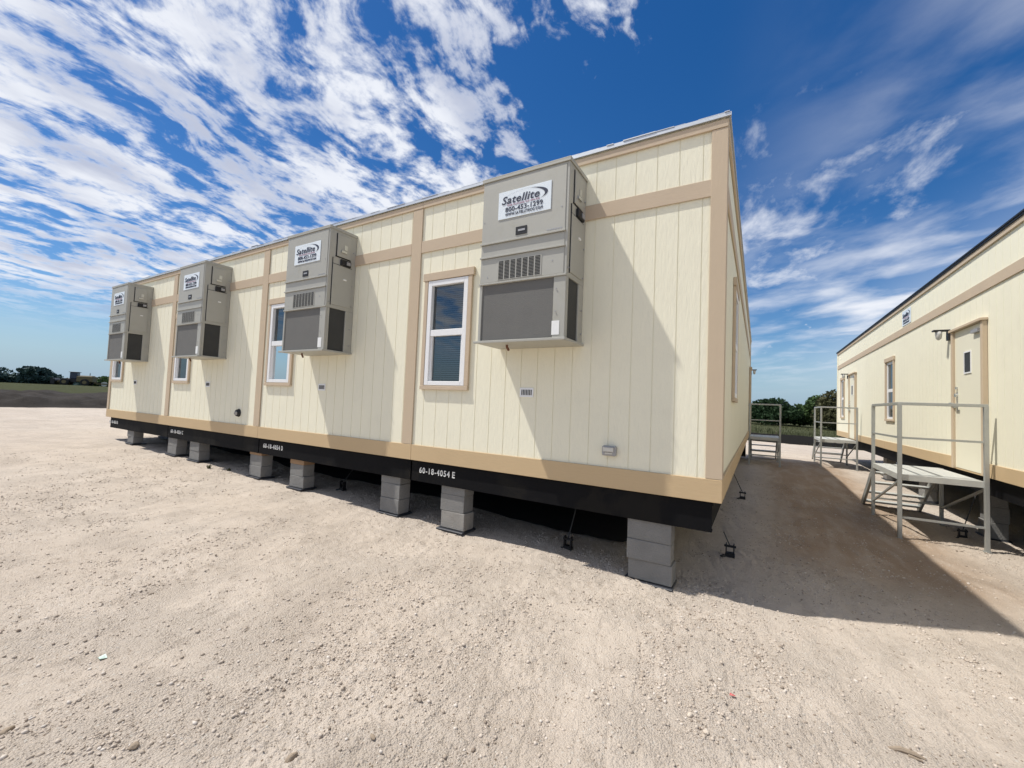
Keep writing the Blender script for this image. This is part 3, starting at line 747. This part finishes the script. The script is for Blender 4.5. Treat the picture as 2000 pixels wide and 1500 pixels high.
# ------------------------------------------------------------------ ground anchors with straps
def anchor(x, y, label, top):
    z = gz(x, y)
    r = thing('ground_anchor', label, 'ground anchor', (x, y, z), 'ground anchors beside the buildings')
    m = MB(); m.tube([(x, y, z - .05), (x, y, z + .05)], .018, 8); m.box(x - .05, x + .05, y - .035, y + .035, z, z + .035)
    m.tube([(x - .05, y - .03, z + .012), (x - .085, y - .06, z)], .02, 6)
    m.build('shaft', m_darkmetal, r)
    m = MB(); m.box(x - .045, x - .033, y - .03, y + .03, z + .04, z + .15); m.box(x + .033, x + .045, y - .03, y + .03, z + .04, z + .15); m.box(x - .045, x + .045, y - .03, y + .03, z + .035, z + .05)
    m.tube([(x - .06, y, z + .12), (x + .06, y, z + .12)], .014, 8); m.build('split_bolt_head', m_darkmetal, r)
    m = MB(); m.bar((x, y, z + .12), top, .007, .001, (0, 1, 0)); m.build('strap', m_strap, r)
anchor(.02, 1.45, 'black ground anchor nearest the building corner on the shaded gravel', (-.05, 1.47, -.62))
anchor(.04, 5.2, 'black ground anchor farther along the alley wall', (-.2, 5.3, -.26))
anchor(-1.55, .42, 'black anchor head standing in the dark under the front beam', (-1.6, .9, -.26))
anchor(-5.55, .5, 'anchor head under the beam left of the third front pier', (-5.6, .9, -.26))
anchor(D2 - .13, 5.1, 'ground anchor in front of the second building under the landing', (D2 + .1, 5.3, -.28))

# ------------------------------------------------------------------ metal landings with stairs
def landing(px0, px1, y0, y1, zd, label, zgn, zgf):
    """deck px0..px1 (px1 against the building side), y0 near .. y1 far, stairs going away from the camera"""
    r = thing('metal_landing', label, 'stair landing', ((px0 + px1) / 2, (y0 + y1) / 2, zgn), 'metal landings with stairs')
    m = MB(); n = int((px1 - px0) / .115); s_ = (px1 - px0) / n
    for i in range(n): m.box(px0 + i * s_ + .003, px0 + (i + 1) * s_ - .003, y0, y1, zd - .035, zd)
    m.box(px0, px1, y0 - .012, y0 - .002, zd - .085, zd + .004); m.box(px0, px1, y1 + .002, y1 + .012, zd - .085, zd + .004)
    m.box(px0 - .012, px0 - .002, y0, y1, zd - .085, zd + .004)
    m.build('deck', m_aludeck, r, bevel=.002)
    pw = .024
    for (x, y, t, zg) in ((px0, y0, 1.06, zgn), (px0, y1, 1.06, zgf), (px1, y0, 1.06, zgn), (px1, y1, 0.0, zgf)):
        m = MB(); m.box(x - pw, x + pw, y - pw - .03, y + pw - .03, zg - .02, zd + t); m.build('post', m_alu, r, bevel=.003)
        m = MB(); m.box(x - .035, x + .035, y - .065, y + .005, zg - .01, zg + .006)
        m.build('foot_plate', m_alu, r)
    m = MB(); m.bar((px0, y0 - .03, zd + 1.06), (px0, y1 - .03, zd + 1.06), .022, .022); m.bar((px0 - .02, y0 - .03, zd + 1.06), (px1 + .02, y0 - .03, zd + 1.06), .022, .022)
    m.build('top_rail', m_alu, r, bevel=.003)
    m = MB(); m.bar((px0, y0, zd + .55), (px0, y1 - .05, zd + .55), .015, .015); m.bar((px0 + .02, y0 - .03, zd + .55), (px1 - .02, y0 - .03, zd + .55), .015, .015)
    m.build('mid_rail', m_alu, r)
    m = MB(); zl = zgn + .32
    m.bar((px0, y0 - .03, zl), (px1, y0 - .03, zl), .014, .014); m.bar((px0, y0, zd - .1), (px0, y1 - .05, zl - .05), .014, .014)
    m.bar((px1, y0, zd - .1), (px1, y1 - .05, zl - .05), .014, .014); m.bar((px0, y1 - .03, zl), (px1, y1 - .03, zl), .014, .014)
    m.build('brace', m_alu, r)
    # stairs
    st = MB(); run = 1.05; N = 4
    a = Vector((px0 + .03, y1 + .03, zd - .06)); b = Vector((px0 + .03, y1 + run, zgf + .02)); dx = Vector((px1 - px0 - .06, 0, 0))
    st.bar(a, b, .02, .06); so_ = st.build('stringer', m_alu, r)
    st = MB(); st.bar(a + dx, b + dx, .02, .06); st.build('stringer', m_alu, r)
    for i in range(N):
        t = (i + .7) / N; p = a.lerp(b, t)
        m = MB(); m.box(px0 + .05, px1 - .05, p.y - .12, p.y + .12, p.z, p.z + .03); m.build('tread', m_aludeck, r, bevel=.003)
    return r
landing(2.115, 3.02, 4.38, 6.05, -.055, 'nearest metal landing with railing at the near door of the second building', gz(2.1, 4.4) , gz(2.1, 6.1))
landing(2.085, 3.02, 13.2, 15.0, .0, 'far metal landing with railing at the far door of the second building', gz(2.1, 13.2), gz(2.1, 15))
landing(.04, .885, 11.75, 13.3, .0, 'metal landing with railing in shade against the alley wall of the first building', gz(.5, 11.7), gz(.5, 13.3))

# ------------------------------------------------------------------ wall lights
def wall_light(fr, a, z, label):
    c = fr.P(a, z, 0); r = thing('wall_light', label, 'wall light', c, 'wall lights beside the doors')
    m = MB(); fr.box(m, a - .05, a + .05, z - .14, z + .02, .002, .035); fr.box(m, a - .045, a + .045, z + .02, z + .05, .002, .22); m.build('bracket', m_darkmetal, r, bevel=.006)
    m = MB(); p = fr.P(a, z + .02, .14); m.tube([p, p - Vector((0, 0, .05)), p - Vector((0, 0, .12)), p - Vector((0, 0, .15))], [.045, .045, .038, .012], 14); m.build('globe', m_globe, r, smooth=True)
wall_light(G, -6.0, 2.31, 'black bracketed wall light with white globe beside the near door')
wall_light(G, -15.5, 2.31, 'small wall light with white globe beside the far door of the second building')
wall_light(SIDE, 13.55, 2.31, 'small dark wall light at the far end of the shaded alley wall')

# meter cable hanging under the second building
# ------------------------------------------------------------------ silt fence at the end of the alley
sf = thing('silt_fence', 'low black silt fence across the grass at the far end of the alley', 'silt fence', (0, 24.6, -.9))
m = MB(); N = 60
for i in range(N):
    xa = -22 + i * .9; xb = xa + .9; ya = 24.6 + .25 * math.sin(xa * .35); yb = 24.6 + .25 * math.sin(xb * .35)
    za = gz(xa, ya) - .1; zb = gz(xb, yb) - .1
    sa = .60 + .03 * math.sin(i * 1.7); sb = .60 + .03 * math.sin((i + 1) * 1.7)
    n = len(m.v)
    for (x, y, z) in ((xa, ya, za), (xb, yb, zb), (xb, yb, zb + sb), (xa, ya, za + sa)): m.v.append((x, y, z))
    for (x, y, z) in ((xa, ya + .02, za), (xb, yb + .02, zb), (xb, yb + .02, zb + sb), (xa, ya + .02, za + sa)): m.v.append((x, y, z))
    for q in ((0, 1, 2, 3), (7, 6, 5, 4), (3, 2, 6, 7)): m.f.append(tuple(n + k for k in q))
m.build('fabric', m_fence, sf)
for i in range(0, 19):
    xa = -22 + i * 2.9; ya = 24.64 + .25 * math.sin(xa * .35); m = MB(); m.box(xa - .02, xa + .02, ya + .02, ya + .06, gz(xa, ya) - .1, gz(xa, ya) + .62); m.build('stake', m_bark, sf)

# ------------------------------------------------------------------ trees
def foliage(mb, blobs, n, leaf, rs):
    for _ in range(n):
        c, r3 = rs.choices(blobs, weights=[b[1][0] * b[1][1] * b[1][2] for b in blobs])[0]
        while True:
            p = Vector((rs.uniform(-1, 1), rs.uniform(-1, 1), rs.uniform(-1, 1)))
            if .25 < p.length < 1 and rs.random() < p.length ** 2 + .1: break
        q = Vector(c) + Vector((p.x * r3[0], p.y * r3[1], p.z * r3[2])); s_ = leaf * rs.uniform(.5, 1.3)
        a = Vector((rs.uniform(-1, 1), rs.uniform(-1, 1), rs.uniform(-.6, .6))).normalized(); b = a.orthogonal().normalized(); b.rotate(Matrix.Rotation(rs.uniform(0, 6.28), 3, a)) if False else None
        n_ = Vector((rs.uniform(-1, 1), rs.uniform(-1, 1), rs.uniform(-.2, 1))).normalized(); u_ = n_.orthogonal().normalized(); v_ = n_.cross(u_)
        t = rs.uniform(0, 6.28); uu = u_ * math.cos(t) + v_ * math.sin(t); vv = n_.cross(uu)
        mb.quad(q - uu * s_, q - vv * s_ * .55, q + uu * s_, q + vv * s_ * .55)
def tree(x, y, h, wd, label, mat, leaves, leaf, seed, name='tree', skirt=.05, cat='tree', lump=7):
    rs = random.Random(seed); zb = gz(x, y) - .1
    r = thing(name, label, cat, (x, y, zb), 'trees along the horizon')
    m = MB(); blobs = []
    m.tube([(x, y, zb), (x + rs.uniform(-.1, .1), y, zb + h * .25), (x + rs.uniform(-.3, .3), y, zb + h * .6)], [h * .035, h * .025, h * .01], 8)
    for i in range(lump):
        a = 6.28 * i / lump + rs.uniform(-.4, .4); rr = wd * .5 * rs.uniform(.25, .62); zz = zb + h * rs.uniform(.3, .78)
        zz = zb + h * (rs.uniform(.25, .5) if rr > wd * .2 else rs.uniform(.5, .78))
        c = (x + rr * math.cos(a), y + rr * math.sin(a), zz)
        m.tube([(x, y, zb + h * .2), ((x + c[0]) / 2, (y + c[1]) / 2, (zb + h * .2 + zz) / 2 + .1), c], [h * .02, h * .013, h * .004], 6)
        s_ = rs.uniform(.18, .28); blobs.append((c, (wd * s_, wd * s_, h * s_ * .95)))
    blobs.append(((x, y, zb + h * .68), (wd * .26, wd * .26, h * .30))); blobs.append(((x, y, zb + h * .33), (wd * .38, wd * .38, h * .26)))
    m.build('trunk', m_bark, r)
    m = MB(); foliage(m, blobs, leaves, leaf, rs); m.build('crown', mat, r)
def at(px_, py_, dist):
    """ground position at horizontal distance dist in the direction of a photograph pixel"""
    d = cf + cr * ((px_ - 1000) / 813.94) + cu * ((750 - py_) / 813.94); hl = math.hypot(d.x, d.y)
    return CAMP.x + d.x / hl * dist, CAMP.y + d.y / hl * dist
def trees():
    X = [  # px, dist, height, width, label, mat
        (1512, 62, 3.6, 6.6, 'large rounded dark green tree directly beyond the end of the alley', m_leafd, 5200),
        (1478, 70, 2.6, 5.0, 'low dark bush at the left of the rounded tree beyond the alley', m_leafd, 2200),
        (1562, 66, 3.0, 4.2, 'bright green bush right of the rounded dark tree', m_leafm, 2600),
        (1596, 64, 4.2, 5.0, 'tall mid green tree behind the far landing railing', m_leafm, 3600),
        (1628, 58, 4.6, 4.8, 'brownish green tree touching the far corner of the second building', m_leafb, 3600),
        (1668, 62, 4.8, 6.0, 'brownish green tree hidden mostly behind the second building', m_leafb, 1500),
        (1440, 74, 3.6, 6.0, 'dark tree hidden behind the far end of the first building', m_leafd, 1500),
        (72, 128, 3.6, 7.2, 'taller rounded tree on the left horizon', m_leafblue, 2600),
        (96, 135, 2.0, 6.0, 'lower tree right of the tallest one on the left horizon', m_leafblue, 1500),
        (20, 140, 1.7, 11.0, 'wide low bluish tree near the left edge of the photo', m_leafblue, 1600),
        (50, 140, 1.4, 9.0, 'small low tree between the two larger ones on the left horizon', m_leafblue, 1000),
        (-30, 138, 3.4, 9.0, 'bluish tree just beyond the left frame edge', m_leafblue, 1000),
        (203, 120, 2.2, 5.0, 'low green bush between the parked machines and the building', m_leafm, 1100),
    ]
    for i, (p, d, h, w_, lab, mt, n) in enumerate(X):
        x, y = at(p, 760 if p < 500 else 800, d); tree(x, y, h, w_, lab, mt, n, .22 if d < 100 else .36, 100 + i)
trees()
# far-off woods as one mass behind everything
def woods():
    rs = random.Random(5); m = MB()
    for i in range(9000):
        a = rs.uniform(R(-100), R(75)); d = rs.uniform(190, 215)
        x = CAMP.x + d * math.sin(a); y = CAMP.y + d * math.cos(a)
        h = .4 + 1.5 * float(vnoise(np.array(a * 60.), np.array(1.5), 3)) + (2.6 if a > -.2 else 0.0)
        z = gz(x, y) + rs.uniform(-.3, h); s_ = rs.uniform(.5, 1.1)
        n_ = Vector((rs.uniform(-1, 1), rs.uniform(-1, 1), rs.uniform(-.2, 1))).normalized(); uu = n_.orthogonal().normalized(); vv = n_.cross(uu); q = Vector((x, y, z))
        m.quad(q - uu * s_, q - vv * s_ * .7, q + uu * s_, q + vv * s_ * .7)
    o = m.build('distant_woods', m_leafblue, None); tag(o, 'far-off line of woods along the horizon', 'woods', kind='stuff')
woods()
# grass beyond the silt fence
def grass():
    rs = random.Random(9); m = MB()
    for i in range(15000):
        y = 24.8 + 34 * rs.random() ** 1.5; x = -6 + rs.random() * 20 * (1 + (y - 24) * .03)
        z = float(gfull(np.array(x), np.array(y))); h = rs.uniform(.10, .34) * (1.2 if vnoise(np.array(x * .5), np.array(y * .5), 8) > .5 else .7); a = rs.uniform(0, 3.14); w_ = rs.uniform(.012, .03)
        dx, dy = math.cos(a) * w_, math.sin(a) * w_; lx, ly = rs.uniform(-.1, .1), rs.uniform(-.1, .1); n = len(m.v)
        m.v += [(x - dx, y - dy, z - .03), (x + dx, y + dy, z - .03), (x + lx, y + ly, z + h)]; m.f.append((n, n + 1, n + 2))
    o = m.build('grass', m_grass, None); tag(o, 'olive green grass beyond the silt fence', 'grass', kind='stuff')
grass()

# ------------------------------------------------------------------ machines on the left horizon
def wheel(parent, c, r, w_, axis, name='wheel'):
    ax = Vector(axis).normalized(); c = Vector(c); m = MB()
    m.tube([c - ax * w_ / 2, c - ax * w_ * .35, c + ax * w_ * .35, c + ax * w_ / 2], [r * .93, r, r, r * .93], 20)
    o = m.build(name, m_rubber, parent); m = MB(); m.tube([c - ax * (w_ / 2 + .02), c + ax * (w_ / 2 + .02)], r * .5, 14); m.build('rim', m_yellow, o)
def machine():
    x, y = at(146, 752, 112); z = gz(x, y) + .02
    r = thing('wheel_loader', 'dark cabbed earthmoving loader parked on the field on the left horizon', 'loader', (0, 0, 0))
    m = MB(); m.box(-3.4, -.6, -1.1, 1.1, .9, 2.2); m.box(-3.2, -.9, -.9, .9, 2.2, 2.35); m.build('engine_hood', m_yellow, r, bevel=.12)
    m = MB(); m.box(-.6, 2.0, -.7, .7, .7, 1.5); m.build('chassis', m_darkmetal, r, bevel=.05)
    m = MB(); m.box(-.55, .75, -.7, .7, 1.5, 3.0); c = m.build('cab', m_cab, r, bevel=.1)
    m = MB(); m.box(-.7, .9, -.82, .82, 3.002, 3.12); m.build('cab_roof', m_darkmetal, c, bevel=.03)
    m = MB()
    for yy in (-.55, .55): m.bar((1.0, yy, 1.5), (3.0, yy, .7), .12, .2)
    m.build('lift_arm', m_yellow, r)
    m = MB(); n = 8
    for i in range(n):
        a0 = R(-80 + 200 * i / n); a1 = R(-80 + 200 * (i + 1) / n); k = lambda a: (3.5 - .7 * math.cos(a), .8 + .7 * math.sin(a))
        (xa, za), (xb, zb) = k(a0), k(a1); m.quad((xa, -1.4, za), (xb, -1.4, zb), (xb, 1.4, zb), (xa, 1.4, za)); m.quad((xa - .05, -1.4, za), (xb - .05, -1.4, zb), (xb - .05, 1.4, zb), (xa - .05, 1.4, za))
    m.box(2.9, 3.6, -1.42, -1.36, .2, 1.4); m.box(2.9, 3.6, 1.36, 1.42, .2, 1.4); m.build('bucket', m_darkmetal, r)
    for xx in (-2.1, 1.4):
        for yy in (-1.05, 1.05): wheel(r, (xx, yy, .78), .78, .5, (0, 1, 0))
    m = MB(); m.tube([(-2.4, -.3, 2.3), (-2.4, -.3, 3.0)], .06, 8); m.build('exhaust_pipe', m_darkmetal, r)
    r.location = (x, y, z); r.scale = (.8, .8, .8); r.rotation_euler.z = math.atan2(cr.y, cr.x) + R(205)
    x, y = at(187, 752, 116); z = gz(x, y) + .02
    r = thing('soil_compactor', 'smaller pale yellow roller machine right of the dark loader on the horizon', 'roller', (0, 0, 0))
    m = MB(); m.box(-1.9, .1, -.8, .8, .8, 1.7); m.build('engine_hood', m_yellow, r, bevel=.1)
    for xx in (-.2, 1.1):
        for yy in (-.75, .75): m = MB(); m.bar((xx, yy, 1.0), (xx, yy, 2.4), .04, .04); m.build('canopy_post', m_darkmetal, r)
    m = MB(); m.box(-.4, 1.3, -.9, .9, 2.4, 2.5); m.build('canopy', m_yellow, r, bevel=.03)
    m = MB(); m.box(.2, .7, -.3, .3, 1.0, 1.3); m.box(.15, .25, -.3, .3, 1.3, 1.8); m.build('seat', m_rubber, r)
    m = MB(); m.tube([(2.0, -.95, .75), (2.0, .95, .75)], .75, 24); m.build('drum', m_steel, r)
    m = MB(); m.box(.1, 2.85, -1.08, -.98, .6, .95); m.box(.1, 2.85, .98, 1.08, .6, .95); m.box(2.75, 2.85, -.98, .98, .6, .95); m.build('drum_frame', m_yellow, r)
    for yy in (-.85, .85): wheel(r, (-1.2, yy, .7), .7, .4, (0, 1, 0))
    r.location = (x, y, z); r.scale = (.6, .6, .6); r.rotation_euler.z = math.atan2(cr.y, cr.x) + R(40)
machine()

# ------------------------------------------------------------------ stones and litter
def rock(mb, c, s_, rs, sub=0):
    t = (1 + 5 ** .5) / 2; n = len(mb.v)
    vs = [(-1, t, 0), (1, t, 0), (-1, -t, 0), (1, -t, 0), (0, -1, t), (0, 1, t), (0, -1, -t), (0, 1, -t), (t, 0, -1), (t, 0, 1), (-t, 0, -1), (-t, 0, 1)]
    a = rs.uniform(0, 6.28); ca, sa = math.cos(a), math.sin(a); ex, ey, ez = rs.uniform(.7, 1.3), rs.uniform(.6, 1.), rs.uniform(.45, .8)
    for p in vs:
        k = s_ * .52 * rs.uniform(.75, 1.2); X, Y, Z = p[0] * k * ex, p[1] * k * ey, p[2] * k * ez
        mb.v.append((c[0] + X * ca - Y * sa, c[1] + X * sa + Y * ca, c[2] + Z))
    for f in ((0, 11, 5), (0, 5, 1), (0, 1, 7), (0, 7, 10), (0, 10, 11), (1, 5, 9), (5, 11, 4), (11, 10, 2), (10, 7, 6), (7, 1, 8), (3, 9, 4), (3, 4, 2), (3, 2, 6), (3, 6, 8), (3, 8, 9), (4, 9, 5), (2, 4, 11), (6, 2, 10), (8, 6, 7), (9, 8, 1)): mb.f.append(tuple(n + i for i in f))
def gravel():
    npr = np.random.RandomState(4); yaw = math.atan2(cf.x, cf.y); N = 700000
    r = 1.35 * np.exp(npr.rand(N) ** .85 * math.log(13 / 1.35)); a = yaw + R(58) * (npr.rand(N) * 2 - 1)
    X = CAMP.x + r * np.sin(a); Y = CAMP.y + r * np.cos(a)
    d1 = sst(fbm(X * 1.3 + 5, Y * .9, 3, 23), .42, .62); d2 = sst(fbm(X * 4.5, Y * 3.0, 3, 77), .44, .60); d3 = sst(fbm(X * 13, Y * 13, 2, 91), .35, .6)
    dens = (.25 + .75 * d1) * (.3 + .7 * d2) * (.35 + .65 * d3)
    keep = npr.rand(N) < dens; X, Y, r = X[keep], Y[keep], r[keep]; n = len(X)
    sz = .0012 * (1 / np.maximum(.012, npr.rand(n))) ** .50 * (1 + r * .10); sz = np.minimum(sz, .0125)
    Z = gfull(X, Y) + sz * .15
    t = (1 + 5 ** .5) / 2
    B = np.array([(-1, t, 0), (1, t, 0), (-1, -t, 0), (1, -t, 0), (0, -1, t), (0, 1, t), (0, -1, -t), (0, 1, -t), (t, 0, -1), (t, 0, 1), (-t, 0, -1), (-t, 0, 1)]) * .52
    Fc = np.array(((0, 11, 5), (0, 5, 1), (0, 1, 7), (0, 7, 10), (0, 10, 11), (1, 5, 9), (5, 11, 4), (11, 10, 2), (10, 7, 6), (7, 1, 8), (3, 9, 4), (3, 4, 2), (3, 2, 6), (3, 6, 8), (3, 8, 9), (4, 9, 5), (2, 4, 11), (6, 2, 10), (8, 6, 7), (9, 8, 1)))
    V = B[None] * (npr.rand(n, 12, 1) * .5 + .72) * sz[:, None, None] * np.stack([npr.rand(n) * .6 + .7, npr.rand(n) * .5 + .6, npr.rand(n) * .35 + .5], -1)[:, None, :]
    an = npr.rand(n) * 6.28; c_, s_ = np.cos(an)[:, None], np.sin(an)[:, None]
    P = np.stack([V[..., 0] * c_ - V[..., 1] * s_ + X[:, None], V[..., 0] * s_ + V[..., 1] * c_ + Y[:, None], V[..., 2] + Z[:, None]], -1).reshape(-1, 3)
    F = (Fc[None] + (np.arange(n) * 12)[:, None, None]).reshape(-1, 3)
    me = bpy.data.meshes.new('gravel'); me.vertices.add(len(P)); me.vertices.foreach_set('co', P.ravel()); me.loops.add(F.size); me.loops.foreach_set('vertex_index', F.ravel().astype(np.int32))
    me.polygons.add(len(F)); me.polygons.foreach_set('loop_start', (np.arange(len(F)) * 3).astype(np.int32)); me.update()
    mm = bpy.data.materials.new('limestone_chips'); mm.use_nodes = True; t_ = NT(mm.node_tree); mm.node_tree.nodes.clear()
    isl = t_.n('ShaderNodeNewGeometry').outputs['Random Per Island']
    b_ = t_.n('ShaderNodeBsdfPrincipled', ins={'Base Color': t_.ramp(isl, [(0, (.26, .205, .16)), (.1, (.40, .335, .27)), (.5, (.51, .435, .36)), (.85, (.56, .485, .41)), (1, (.62, .56, .495))]), 'Roughness': .95, 'Specular IOR Level': .1})
    t_.n('ShaderNodeOutputMaterial', ins={0: b_.outputs[0]}); me.materials.append(mm)
    o = bpy.data.objects.new('gravel', me); COL.objects.link(o); tag(o, 'loose pale limestone chips over the packed ground', 'gravel', kind='stuff'); print('GRAVEL', n)
gravel()
def ground_hit(px_, py_):
    d = cf + cr * ((px_ - 1000) / 813.94) + cu * ((750 - py_) / 813.94); t = 1.0
    for _ in range(30):
        p = CAMP + d * t; z = float(gfull(np.array(p.x), np.array(p.y))); t += (z - p.z) / d.z * .9
    p = CAMP + d * t; return p.x, p.y, float(gfull(np.array(p.x), np.array(p.y)))
def single(px_, py_, s_, label, mat, name='stone', cat='stone', seed=1):
    p = ground_hit(px_, py_); m = MB(); rock(m, (0, 0, 0), s_, random.Random(seed)); o = m.build(name, mat, None, bevel=s_ * .12)
    o.location = (p[0], p[1], p[2] + s_ * .25); tag(o, label, cat)
single(728, 1442, .019, 'small dark brown stone on the open gravel in the foreground', m_stone2, seed=2)
single(1348, 1398, .024, 'pale rounded stone at the lower right, upper one of two', m_stone, seed=3)
single(1378, 1432, .026, 'pale rounded stone at the lower right, lower one of two', m_stone, seed=4)
single(262, 1460, .022, 'tan stone in the lower left foreground', m_stone2, seed=5)
single(13, 1430, .028, 'tan stone at the lower left edge of the photo', m_stone2, seed=6)
single(568, 1484, .03, 'tan stone at the bottom edge left of centre', m_stone2, seed=8)
p = ground_hit(1770, 1472); m = MB(); m.tube([(-.07, .0, .004), (-.02, .008, .010), (.03, 0, .008), (.07, -.012, .004)], [.008, .013, .012, .006], 7); m.tube([(.0, -.02, .006), (.05, -.035, .006)], [.007, .004], 6)
o = m.build('stick', m_stone2, None); o.location = p; o.rotation_euler.z = R(10); tag(o, 'short brown stick lying on the gravel at the lower right', 'stick')
p = ground_hit(200, 1286); m = MB(); m.v = [(-.02, -.015, .006), (.02, -.018, .012), (.026, .014, .007), (-.016, .018, .014), (-.02, -.015, .004), (.02, -.018, .010), (.026, .014, .005), (-.016, .018, .012)]; m.f = [(0, 1, 2, 3), (7, 6, 5, 4), (0, 4, 5, 1), (1, 5, 6, 2), (2, 6, 7, 3), (3, 7, 4, 0)]
m_green = material('pale_green_plastic', (0.50, 0.62, 0.54), .5); m_red = material('faded_red_plastic', (0.5, 0.10, 0.09), .5)
o = m.build('plastic_scrap', m_green, None); o.location = p; tag(o, 'pale green plastic scrap on the gravel at the lower left', 'litter')
p = ground_hit(1430, 1363); o = m.build('plastic_scrap', m_red, None); o.location = p; o.scale = (.7, .4, 1); tag(o, 'tiny red plastic scrap on the gravel at the lower right', 'litter')
# small weeds at the shade edge
def weed(px_, py_, label, seed, s_=.09):
    rs = random.Random(seed); p = ground_hit(px_, py_); m = MB()
    for i in range(26):
        a = rs.uniform(0, 6.28); l = s_ * rs.uniform(.5, 1.2); t = rs.uniform(.3, 1.1); d = Vector((math.cos(a) * t, math.sin(a) * t, 1)).normalized(); sd_ = Vector((-math.sin(a), math.cos(a), 0)) * .005
        b = Vector((rs.uniform(-.02, .02), rs.uniform(-.02, .02), 0)); m.quad(b - sd_, b + sd_, b + d * l * .6 + sd_ * 1.6, b + d * l * .6 - sd_ * 1.6); m.quad(b + d * l * .6 - sd_ * 1.6, b + d * l * .6 + sd_ * 1.6, b + d * l + sd_ * .2, b + d * l - sd_ * .2)
    o = m.build('weed', m_grass, None); o.location = p; tag(o, label, 'weed', 'weeds at the shade edge')
weed(408, 915, 'small green weed at the shade edge beside the sixth front pier', 1)
weed(447, 920, 'lower green weed right of the one beside the sixth front pier', 2, .06)
